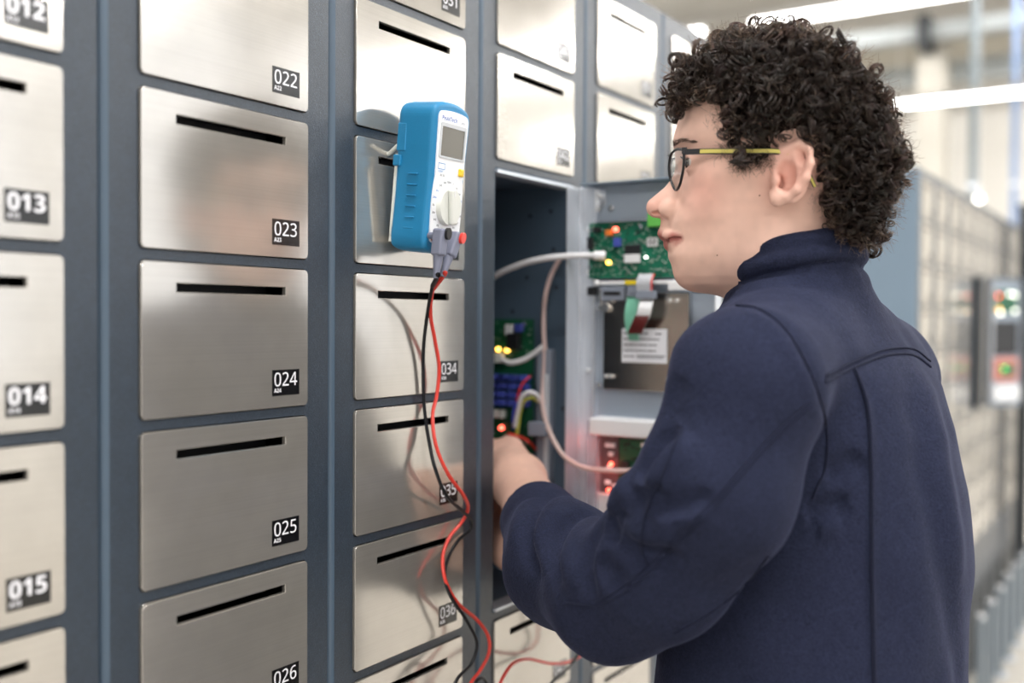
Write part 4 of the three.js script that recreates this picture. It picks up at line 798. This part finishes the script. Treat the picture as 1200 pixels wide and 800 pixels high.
// creases (positive: pressed in) and folds (negative: standing out), as they run over the cloth
const FOLDS = [
  [[[642, 564], [618, 585], [605, 612], [610, 642]], -0.0070, 0.0123], [[[656, 574], [630, 592], [618, 618], [622, 650], [634, 680]], 0.0114, 0.0090], [[[670, 584], [645, 605], [634, 632], [640, 672]], -0.0096, 0.0123],
  [[[690, 598], [662, 618], [651, 646], [658, 686]], 0.0140, 0.0090], [[[700, 606], [678, 625], [667, 652], [676, 692]], -0.0105, 0.0123], [[[707, 612], [690, 640], [685, 668], [694, 704]], 0.0123, 0.0090], [[[712, 608], [718, 622], [716, 638]], 0.0175, 0.0067], [[[742, 566], [728, 584], [724, 604]], -0.0175, 0.0146],
  [[[794, 500], [771, 522], [756, 548], [748, 566]], 0.0227, 0.0112], [[[812, 508], [790, 535], [768, 562], [750, 590]], -0.0140, 0.0146], [[[728, 632], [745, 646], [768, 652], [794, 643]], 0.0140, 0.0112], [[[730, 618], [752, 628], [775, 630], [796, 618]], -0.0105, 0.0134],
  [[[764, 596], [785, 594], [808, 590], [836, 580]], 0.0088, 0.0090], [[[768, 610], [800, 606], [838, 596]], -0.0070, 0.0123], [[[700, 650], [712, 672], [734, 690]], 0.0105, 0.0112], [[[744, 588], [762, 576], [780, 568]], 0.0123, 0.0078],
  [[[966, 562], [990, 548], [1012, 534]], 0.007, 0.010], [[[943, 602], [968, 596], [996, 589]], 0.009, 0.009], [[[955, 618], [985, 610]], -0.004, 0.012],
  [[[1060, 425], [1068, 480], [1082, 560], [1104, 660], [1122, 760], [1130, 800]], 0.004, 0.018], [[[1080, 430], [1096, 500], [1112, 600], [1128, 690]], -0.005, 0.02],
  [[[800, 440], [790, 470], [786, 500]], 0.004, 0.014], [[[882, 470], [850, 540], [815, 600]], -0.003, 0.02], [[[905, 640], [865, 680], [820, 715]], 0.003, 0.02],
  [[[1002, 432], [1016, 470], [1021, 540], [1022, 640], [1023, 720], [1024, 799]], -0.0028, 0.0045],
  [[[964, 446], [1000, 428], [1040, 414], [1070, 414], [1092, 430], [1106, 448]], 0.0013, 0.005],
  [[[862, 357], [889, 361], [918, 382], [946, 428], [962, 470], [970, 515], [969, 545]], 0.0017, 0.005], [[[866, 364], [888, 369], [912, 388], [937, 430], [953, 472], [960, 520]], -0.002, 0.007],
].map(([pts, amp, w]) => { const p = trace(pts, jacketBase).map((v) => v.toArray()); const c = [0, 1, 2].map((i) => (Math.min(...p.map((q) => q[i])) + Math.max(...p.map((q) => q[i]))) / 2), r = Math.max(...p.map((q) => Math.hypot(q[0] - c[0], q[1] - c[1], q[2] - c[2]))) + w * 2.6; return { p, amp, w, c, r }; }).filter((f) => f.p.length > 1);
function jacketField(x, y, z) {
  let d = jacketBase(x, y, z);
  if (d > -0.03 && d < 0.03) {
    for (const f of FOLDS) {
      if ((x - f.c[0]) ** 2 + (y - f.c[1]) ** 2 + (z - f.c[2]) ** 2 > f.r * f.r) continue;
      let q = 1e9, sp = 0; for (let i = 0; i + 1 < f.p.length; i++) { const A = f.p[i], B = f.p[i + 1], bx = B[0] - A[0], by = B[1] - A[1], bz = B[2] - A[2], px = x - A[0], py = y - A[1], pz = z - A[2], tt = (px * bx + py * by + pz * bz) / (bx * bx + by * by + bz * bz), t = cl01(tt), e = (px - t * bx) ** 2 + (py - t * by) ** 2 + (pz - t * bz) ** 2; if (e < q) { q = e; sp = (i + t) / (f.p.length - 1); } }
      d += f.amp * Math.min(1, 5 * sp * (1 - sp) + 0.05) * Math.exp(-q / (f.w * f.w));
    }
    d += 0.0026 * vn(x * 14 + 3, y * 9, z * 14) + 0.0012 * vn(x * 36, y * 26, z * 36);
  }
  // cuffs: cut square and hollow
  const s = (x - SLV_CUT.o.x) * SLV_CUT.n.x + (y - SLV_CUT.o.y) * SLV_CUT.n.y + (z - SLV_CUT.o.z) * SLV_CUT.n.z;
  if (s > -0.09 && Math.hypot(x - SLV_CUT.o.x, y - SLV_CUT.o.y, z - SLV_CUT.o.z) < 0.14) { d = smax(d, s - 0.018, 0.01); d = smax(d, -cap(x, y, z, armL[5], [SLV_CUT.o.x + SLV_CUT.n.x * 0.08, SLV_CUT.o.y + SLV_CUT.n.y * 0.08, SLV_CUT.o.z + SLV_CUT.n.z * 0.08], 0.03, 0.046), 0.008); }
  d = smax(d, 0.86 - y, 0.012);
  return d;
}
mat.fleece = M({ color: rgb(0.036, 0.044, 0.094), map: fleeceMap, roughness: 0.92, bumpMap: fleeceBump, bumpScale: 0.0007, sheen: 1, sheenColor: rgb(0.12, 0.13, 0.22), sheenRoughness: 0.5, specularIntensity: 0.25 });
const bb = (pts, pad) => [[0, 1, 2].map((i) => Math.min(...pts.map((p) => p[i])) - pad), [0, 1, 2].map((i) => Math.max(...pts.map((p) => p[i])) + pad)];
const jb = bb([...armL, ...armR, [BASE.x - 0.22, 0.84, BASE.z - 0.22], [BASE.x + 0.22, 0.84, BASE.z + 0.22], [chest.x + 0.2, 1.66, chest.z + 0.16]], 0.085);
jb[0][1] = 0.845;
const jacket = part('jacket', toPerson(boxUV(isoMesh(jacketField, jb[0], jb[1], 0.0046))), mat.fleece, person);
// stitched seams lying on the cloth
const seam = (pts, r, off = 0.0006) => { const p = trace(pts, jacketField, off).map((v) => v.sub(V(BASE.x, 0, BASE.z))); if (p.length > 2) part('seam', tube(p, r, 120, 6), mat.fleece, jacket); };
const dense = (pts, n = 40) => new THREE.CatmullRomCurve3(pts.map(([x, y]) => V(x, y, 0))).getPoints(n).map((p) => [p.x, p.y]);
seam(dense([[863, 358], [889, 362], [918, 383], [946, 429], [962, 471], [970, 515], [966, 550], [952, 584]]), 0.0011);
seam(dense([[966, 447], [1000, 430], [1040, 416], [1070, 416], [1090, 430]]), 0.0014); seam(dense([[967, 440], [1000, 423], [1040, 409], [1070, 409], [1090, 423]]), 0.001);
seam(dense([[1001, 432], [1015, 470], [1021, 540], [1022, 640], [1023, 720], [1025, 799]], 60), 0.0021);
seam(dense([[948, 470], [897, 517], [837, 585], [785, 637], [740, 680], [698, 706]], 50), 0.0007, 0.0002); seam(dense([[952, 475], [901, 522], [841, 590], [789, 642], [744, 685], [702, 711]], 50), 0.0007, 0.0002);
seam(dense([[800, 500], [775, 560], [758, 600], [752, 640], [760, 664]], 30), 0.001);
seam(dense([[900, 652], [868, 690], [826, 722], [790, 742]], 20), 0.0008);
seam(dense([[664, 706], [690, 709], [702, 711]], 12), 0.001);

// ---- trousers and shoes, below the frame
mat.denim = M({ color: rgb(0.03, 0.035, 0.05), roughness: 0.85 });
part('trousers', toPerson(isoMesh((x, y, z) => { let d = ell(x, y, z, [BASE.x, 0.94, BASE.z], [0.17, 0.14, 0.155]); for (const L of legs) d = smin(d, chain(x, y, z, L.map((p) => [p[0], p[1], p[2], p[3] + 0.018]), 0.03), 0.03); return Math.max(d, 0.07 - y); }, [BASE.x - 0.3, 0.04, BASE.z - 0.3], [BASE.x + 0.3, 1.1, BASE.z + 0.3], 0.012)), mat.denim, person);
for (const s of [-1, 1]) {
  const a = lg(0.11 * s, 0.045, -0.05, 0), b = lg(0.115 * s, 0.036, 0.14, 0);
  part('shoe', toPerson(isoMesh((x, y, z) => { let d = cap(x, y, z, a, b, 0.046, 0.042); d = smin(d, cap(x, y, z, [a[0], 0.05, a[2]], lg(0.11 * s, 0.1, -0.03, 0), 0.045, 0.05), 0.02); return Math.max(d, -y + 0.001); }, [Math.min(a[0], b[0]) - 0.08, -0.02, Math.min(a[2], b[2]) - 0.08], [Math.max(a[0], b[0]) + 0.08, 0.17, Math.max(a[2], b[2]) + 0.08], 0.008)), mat.black, person);
}

// ---- eyes, brows, glasses
const HW = (f, u, l) => V(f, u, l).applyMatrix4(headMat).sub(V(BASE.x, 0, BASE.z));
for (const s of [1, -1]) {
  const c = V(eyeC[0], eyeC[1], s * eyeC[2]), gaze = V(1, -0.03, s * 0.42).normalize(), g = new THREE.SphereGeometry(0.0121, 40, 28), col = [];
  const p = g.attributes.position;
  for (let i = 0; i < p.count; i++) { const k = V(p.getX(i), p.getY(i), p.getZ(i)).normalize().dot(gaze); col.push(...(k > 0.955 ? [0.004, 0.004, 0.004] : k > 0.875 ? [0.07, 0.04, 0.02] : k > 0.86 ? [0.12, 0.09, 0.07] : [0.74, 0.69, 0.66])); }
  g.setAttribute('color', new THREE.Float32BufferAttribute(col, 3));
  const e = part('eye', headToWorld(g.translate(c.x, c.y, c.z)).translate(-BASE.x, 0, -BASE.z), M({ color: 0xffffff, vertexColors: true, roughness: 0.12, clearcoat: 1, clearcoatRoughness: 0.03 }), person);
  e.name = 'eye';
  const brow = [];
  const B = [[797, 171, 0.012], [796, 167.5, 0.024], [801, 165, 0.038], [812, 166.5, 0.05]].map((b) => { const q = hl(...b); return V(q[0], q[1], s * q[2]); }), bc = new THREE.CatmullRomCurve3(B);
  for (let i = 0; i < 140; i++) { const t = rnd(), q = bc.getPoint(t), tn = bc.getTangent(t); q.y += rr(-0.0024, 0.0024) * (1 - 0.5 * t); let x = q.x + 0.01; for (let k = 0; k < 40 && headField(x, q.y, q.z) > 0.0002; k++) x -= headField(x, q.y, q.z) * 0.8; q.x = x; const l = rr(0.005, 0.008), up = rr(0.1, 0.7); brow.push(tube([HW(q.x - 0.0006, q.y, q.z), HW(q.x + 0.0008 + tn.x * l * 0.5, q.y + tn.y * l * 0.5 + up * 0.002, q.z + tn.z * l * 0.5), HW(q.x + tn.x * l, q.y + tn.y * l + up * 0.002, q.z + tn.z * l)], 0.00014, 4, 3)); }
  const lash = []; for (const [sy, n] of [[1, 26], [-1, 14]]) for (let i = 0; i < n; i++) { const a = -0.95 + 1.9 * i / (n - 1), q = V(eyeC[0] + 0.0122 * Math.cos(a * 0.95), eyeC[1] - 0.0003 + sy * 0.0046 * Math.cos(a * 1.3), s * (eyeC[2] + 0.002 + 0.0125 * Math.sin(a))), l = sy > 0 ? 0.0045 : 0.002; lash.push(tube([HW(q.x, q.y, q.z), HW(q.x + l * 0.6 * Math.cos(a), q.y + sy * l * 0.1, q.z + s * l * 0.5 * Math.sin(a)), HW(q.x + l * Math.cos(a), q.y + sy * l * 0.45, q.z + s * l * 0.8 * Math.sin(a))], 0.00013, 4, 3)); }
  part('eyelashes', merge(lash), mat.lash ??= M({ color: rgb(0.02, 0.013, 0.01), roughness: 0.6 }), person, 'stuff');
  part('eyebrow', merge(brow), mat.brow ??= M({ color: rgb(0.12, 0.075, 0.055), roughness: 0.6 }), person);
}
for (const [px, py, l] of [[890, 229, 0.062], [840.5, 299, 0.05]]) { const p = march(px, py, (x, y, z) => { const v = V(x, y, z).sub(HO); return headField(v.dot(HF), v.y, v.dot(HLv)); }); if (p) part('mole', ball(0.0008, p.x - BASE.x, p.y, p.z - BASE.z, 8, 6), M({ color: rgb(0.26, 0.13, 0.09), roughness: 0.6 }), person); }
{
  const g = new THREE.Group(); g.name = 'glasses'; person.add(g);
  const RIM = [[801, 177.5, 0.057], [796.5, 174.8, 0.045], [791, 176, 0.03], [786.6, 181, 0.017], [784.3, 193, 0.0115], [785, 206, 0.013], [788, 216, 0.02], [792, 222.5, 0.03], [796, 218, 0.043], [799, 207, 0.052], [801.3, 192, 0.057]].map((e) => hl(...e));
  const glass = M({ color: rgb(0.93, 0.96, 0.97), transmission: 1, roughness: 0.02, thickness: 0, ior: 1.5 }), frame = M({ color: rgb(0.015, 0.016, 0.02), roughness: 0.3, metalness: 0.3 }), lime = M({ color: rgb(0.60, 0.52, 0.13), roughness: 0.35, metalness: 0.25 });
  for (const s of [1, -1]) {
    const pts = RIM.map((e) => HW(e[0], e[1], s * e[2])), cv = new THREE.CatmullRomCurve3(pts, true, 'catmullrom', 0.6);
    part('rim', new THREE.TubeGeometry(cv, 90, 0.0014, 8, true), frame, g);
    const ring = cv.getPoints(60).slice(0, 60), ctr = ring.reduce((a, b) => a.add(b.clone().divideScalar(60)), V(0, 0, 0)), pos = [ctr.x, ctr.y, ctr.z], ix = [];
    ctr.addScaledVector(HF, 0.0015); pos[0] = ctr.x; pos[1] = ctr.y; pos[2] = ctr.z;
    ring.forEach((p, i) => { pos.push(p.x, p.y, p.z); ix.push(0, 1 + i, 1 + (i + 1) % 60); });
    const lens = new THREE.BufferGeometry(); lens.setAttribute('position', new THREE.Float32BufferAttribute(pos, 3)); lens.setIndex(ix); lens.computeVertexNormals(); part('lens', lens, glass, g);
    const bar = (list, h, t, m2, nm, dl = 0) => {   // a flat bar swept along the temple
      const c2 = new THREE.CatmullRomCurve3(list.map((e) => V(e[0], e[1], s * (e[2] + dl)))), N = 50, ps = [], id2 = [];
      for (let i = 0; i <= N; i++) { const q = c2.getPoint(i / N), tg = c2.getTangent(i / N), upv = V(-tg.y, tg.x, 0).normalize(); for (const [a, b] of [[-1, -1], [1, -1], [1, 1], [-1, 1]]) { const w = q.clone().addScaledVector(upv, a * h / 2); w.z += b * t / 2; const r = HW(w.x, w.y, w.z); ps.push(r.x, r.y, r.z); } }
      for (let i = 0; i < N; i++) for (let k = 0; k < 4; k++) { const a = i * 4 + k, b = i * 4 + (k + 1) % 4; id2.push(a, b, a + 4, b, b + 4, a + 4); }
      id2.push(0, 2, 1, 0, 3, 2); const e4 = N * 4; id2.push(e4, e4 + 1, e4 + 2, e4, e4 + 2, e4 + 3);
      const bg = new THREE.BufferGeometry(); bg.setAttribute('position', new THREE.Float32BufferAttribute(ps, 3)); bg.setIndex(id2); const fl = bg.toNonIndexed(); fl.computeVertexNormals(); part(nm, fl, m2, g);
    };
    const T = [[802, 178, 0.0595], [830, 177.3, 0.067], [865, 177.2, 0.0745], [905, 177, 0.0795], [924, 179, 0.081]].map((e) => hl(...e)), T2 = [[924, 179, 0.081], [936, 186, 0.079], [946, 200, 0.0765], [955, 219, 0.073]].map((e) => hl(...e));
    bar(T, 0.0054, 0.0016, frame, 'temple'); bar(T.slice(0, 5).map((e, i) => [e[0] - (i === 0 ? 0.006 : 0), e[1], e[2]]), 0.0036, 0.0008, lime, 'temple_inlay', 0.0012);
    bar(T2, 0.0034, 0.0018, frame, 'temple_tip'); bar(T2.slice(2), 0.0022, 0.0008, lime, 'tip_inlay', 0.0013);
    part('hinge', new THREE.BoxGeometry(0.005, 0.006, 0.004).applyQuaternion(new THREE.Quaternion().setFromRotationMatrix(new THREE.Matrix4().makeBasis(HF, HU, HLv.clone().negate()))).translate(...HW(RIM[0][0] - 0.001, RIM[0][1] + 0.0005, s * 0.0585).toArray()), frame, g);
  }
  part('bridge', tube([HW(RIM[3][0], RIM[3][1], 0.0165), HW(RIM[3][0] + 0.003, RIM[3][1] + 0.002, 0), HW(RIM[3][0], RIM[3][1], -0.0165)], 0.0012, 16, 8), frame, g);
  for (const s of [1, -1]) part('nose_pad', ball(0.0032, ...HW(RIM[4][0] - 0.006, RIM[4][1] - 0.002, s * 0.0105).toArray()), glass, g);
}

// ---- hair: a dark inner mass and curls of several strands each
const HAIR = [[784, 128], [781, 112], [786, 90], [796, 72], [815, 56], [836, 43], [862, 34], [900, 31], [945, 32], [980, 46], [1012, 68], [1036, 98], [1049, 125], [1056, 158], [1066, 186], [1062, 208], [1051, 236], [1042, 266], [1036, 286], [1012, 291], [998, 290], [982, 278], [968, 266], [960, 240], [960, 215], [957, 195], [954, 174], [942, 160], [926, 159], [912, 168], [905, 180], [893, 194], [876, 198], [862, 190], [852, 176], [846, 158], [842, 140], [838, 122], [826, 114], [812, 124], [800, 132]];
function inPoly(px, py) { let c = false; for (let i = 0, j = HAIR.length - 1; i < HAIR.length; j = i++) { const [xi, yi] = HAIR[i], [xj, yj] = HAIR[j]; if (yi > py !== yj > py && px < (xj - xi) * (py - yi) / (yj - yi) + xi) c = !c; } return c; }
function polyDist(px, py) { let b = 1e9; for (let i = 0, j = HAIR.length - 1; i < HAIR.length; j = i++) { const [xi, yi] = HAIR[i], [xj, yj] = HAIR[j], dx = xj - xi, dy = yj - yi, t = cl01(((px - xi) * dx + (py - yi) * dy) / (dx * dx + dy * dy)), e = (px - xi - t * dx) ** 2 + (py - yi - t * dy) ** 2; if (e < b) b = e; } return inPoly(px, py) ? -Math.sqrt(b) : Math.sqrt(b); }
// where a point of the head frame (nearer side folded over) falls on the side view of the head
const CAMI = new THREE.Matrix4().makeBasis(RT, UP, FW.clone().negate()).setPosition(EYE).invert();
function sideView(x, y, a) { const p = V(x, y, a).applyMatrix4(headMat).applyMatrix4(CAMI); return [600 + FOCAL * p.x / -p.z, 400 - FOCAL * p.y / -p.z]; }
const hc = (px, py) => hl(px, py, 0);
const hA = hc(922, 125), hB = hc(1000, 205), hC = hc(836, 98), hD = hc(1004, 262);
function hairVol(x, y, z) {
  let d = ell(x, y, z, [hA[0], hA[1], 0], [0.112, 0.083, 0.098]);
  d = smin(d, ell(x, y, z, [hB[0], hB[1], 0], [0.056, 0.07, 0.083]), 0.03);
  d = smin(d, ell(x, y, z, [hC[0], hC[1], 0], [0.046, 0.046, 0.07]), 0.03);
  d = smin(d, ell(x, y, z, [hD[0], hD[1], 0], [0.033, 0.036, 0.062]), 0.03);
  const dx = x - AX, a = Math.abs(z);
  d = smin(d, smax(smax((Math.hypot(dx, a) - headR(Math.atan2(a, dx), y)) * 0.8 - 0.014, y - hl0top, 0.03), ROWS[3][0] - y, 0.02), 0.012);
  return d;
}
const innerHair = (x, y, z) => {
  const a = Math.abs(z); let d = hairVol(x, y, z) + 0.009 + 0.006 * vn(x * 110, y * 110, z * 110) + 0.003 * vn(x * 260, y * 260, z * 260);
  const [px, py] = sideView(x, y, a); d = smax(d, (polyDist(px, py) + 5) / 1150, 0.006);
  return d;
};
const hairCol = (x, y, z) => { const k = 0.7 + 0.5 * vn(x * 90, y * 90, z * 90); return [0.016 * k, 0.0105 * k, 0.009 * k]; };
mat.hair = M({ color: 0xffffff, vertexColors: true, roughness: 0.42, specularIntensity: 0.7, sheen: 0.3, sheenColor: rgb(0.25, 0.2, 0.18), sheenRoughness: 0.4 });
const hair = part('hair', headToWorld(isoMesh(innerHair, [-0.165, -0.12, -0.115], [0.14, 0.16, 0.115], 0.0034, hairCol)).translate(-BASE.x, 0, -BASE.z), M({ color: 0xffffff, vertexColors: true, roughness: 0.8, specularIntensity: 0.2 }), person);
const curls = { p: [], n: [], c: [], i: [] };
function strand(fn, segs, r0, col) {      // a three-sided thread along fn(t), in the head frame
  const base = curls.p.length / 3; let prev = null;
  for (let s = 0; s <= segs; s++) {
    const t = s / segs, q = fn(t), q2 = fn(Math.min(1, t + 0.01)), q1 = fn(Math.max(0, t - 0.01)), tg = q2.clone().sub(q1).normalize();
    let nrm = prev ? prev.clone().addScaledVector(tg, -prev.dot(tg)) : new THREE.Vector3().crossVectors(tg, Math.abs(tg.y) < 0.9 ? V(0, 1, 0) : V(1, 0, 0)); nrm.normalize(); prev = nrm;
    const bi = new THREE.Vector3().crossVectors(tg, nrm), r = r0 * (t > 0.85 ? 1 - (t - 0.85) * 4 : 1);
    for (let k = 0; k < 3; k++) { const a = k * 2.0944, d = nrm.clone().multiplyScalar(Math.cos(a)).addScaledVector(bi, Math.sin(a)), w = HW(q.x + d.x * r, q.y + d.y * r, q.z + d.z * r), dw = d.transformDirection(headMat); curls.p.push(w.x, w.y, w.z); curls.n.push(dw.x, dw.y, dw.z); curls.c.push(...col); }
    if (s) for (let k = 0; k < 3; k++) { const a = base + (s - 1) * 3 + k, b = base + (s - 1) * 3 + (k + 1) % 3; curls.i.push(a, a + 3, b, b, a + 3, b + 3); }
  }
}
const rv = () => V(rr(-1, 1), rr(-1, 1), rr(-1, 1)).normalize();
function hairPoint(depthMin, depthMax, edge) {      // a point in the shell of the hair, and the way out
  for (let n = 0; n < 400; n++) {
    const x = rr(-0.16, 0.135), y = rr(-0.115, 0.155), z = rr(-0.11, 0.115), d = hairVol(x, y, z);
    if (d > -depthMin || d < -depthMax) continue;
    const [px, py] = sideView(x, y, Math.abs(z)), pd = polyDist(px, py);
    if (pd > edge) continue;
    const e = 0.003; return [V(x, y, z), V(hairVol(x + e, y, z) - hairVol(x - e, y, z), hairVol(x, y + e, z) - hairVol(x, y - e, z), hairVol(x, y, z + e) - hairVol(x, y, z - e)).normalize(), px, py, pd];
  }
  return null;
}
function curl(pt, out, big, pale) {
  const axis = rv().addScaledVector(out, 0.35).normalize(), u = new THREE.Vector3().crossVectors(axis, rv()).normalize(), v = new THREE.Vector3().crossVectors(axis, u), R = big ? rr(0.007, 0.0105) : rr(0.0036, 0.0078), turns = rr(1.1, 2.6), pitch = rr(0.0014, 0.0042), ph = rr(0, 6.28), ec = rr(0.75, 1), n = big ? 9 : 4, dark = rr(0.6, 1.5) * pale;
  for (let k = 0; k < n; k++) {
    const o = rv().multiplyScalar(rr(0.0002, big ? 0.0016 : 0.0012)), R2 = R * rr(0.88, 1.08), tn = turns * rr(0.85, 1.05), c = [0.0165 * dark * rr(0.8, 1.25), 0.0108 * dark * rr(0.8, 1.2), 0.0086 * dark * rr(0.8, 1.2)];
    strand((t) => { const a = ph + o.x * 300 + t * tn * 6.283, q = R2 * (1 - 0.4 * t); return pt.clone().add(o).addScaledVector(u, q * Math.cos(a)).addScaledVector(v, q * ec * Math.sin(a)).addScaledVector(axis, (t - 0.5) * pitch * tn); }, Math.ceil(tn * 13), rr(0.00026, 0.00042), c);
  }
}
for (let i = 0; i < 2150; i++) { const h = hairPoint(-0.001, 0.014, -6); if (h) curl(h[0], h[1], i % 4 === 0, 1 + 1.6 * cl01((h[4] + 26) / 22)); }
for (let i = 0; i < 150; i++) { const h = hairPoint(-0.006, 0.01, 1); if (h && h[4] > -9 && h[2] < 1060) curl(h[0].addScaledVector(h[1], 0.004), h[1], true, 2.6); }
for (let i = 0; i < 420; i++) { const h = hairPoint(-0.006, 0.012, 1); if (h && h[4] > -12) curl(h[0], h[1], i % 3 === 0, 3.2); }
for (let i = 0; i < 5200; i++) {      // fine loose hairs round the edge
  const h = hairPoint(-0.004, 0.016, 2); if (!h) continue;
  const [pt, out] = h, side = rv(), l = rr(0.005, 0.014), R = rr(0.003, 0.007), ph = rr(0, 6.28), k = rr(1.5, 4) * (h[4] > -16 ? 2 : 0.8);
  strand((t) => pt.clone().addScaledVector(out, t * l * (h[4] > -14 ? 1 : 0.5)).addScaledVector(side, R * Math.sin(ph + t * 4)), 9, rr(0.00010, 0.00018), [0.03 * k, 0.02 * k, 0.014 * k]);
}
for (const [px, py, n] of [[892, 186, 300], [870, 190, 420], [852, 174, 160], [962, 232, 60], [843, 140, 60]]) for (let i = 0; i < n; i++) {   // short wisps along the hairline
  const p = march(px + rr(-16, 16) * Math.sqrt(rnd()), py + rr(-13, 15) * Math.sqrt(rnd()), (x, y, z) => { const v = V(x, y, z).sub(HO); return headField(v.dot(HF), v.y, v.dot(HLv)); }); if (!p) continue;
  const q = p.sub(HO), c = V(q.dot(HF), q.y, q.dot(HLv)), d = V(rr(-0.6, 1), rr(-1, 0.6), 0.25).normalize(), l = rr(0.003, 0.009), b = rr(-0.004, 0.004);
  strand((t) => c.clone().addScaledVector(d, t * l).add(V(b * t * t, b * t * t, 0.001)), 6, 0.00009, [0.03, 0.02, 0.015]);
}
const cg = new THREE.BufferGeometry();
cg.setAttribute('position', new THREE.Float32BufferAttribute(curls.p, 3)); cg.setAttribute('normal', new THREE.Float32BufferAttribute(curls.n, 3)); cg.setAttribute('color', new THREE.Float32BufferAttribute(curls.c, 3)); cg.setIndex(curls.i);
part('curls', cg, mat.hair, hair, 'stuff');
console.log('hair triangles', curls.i.length / 3);
renderer.render(scene, camera);
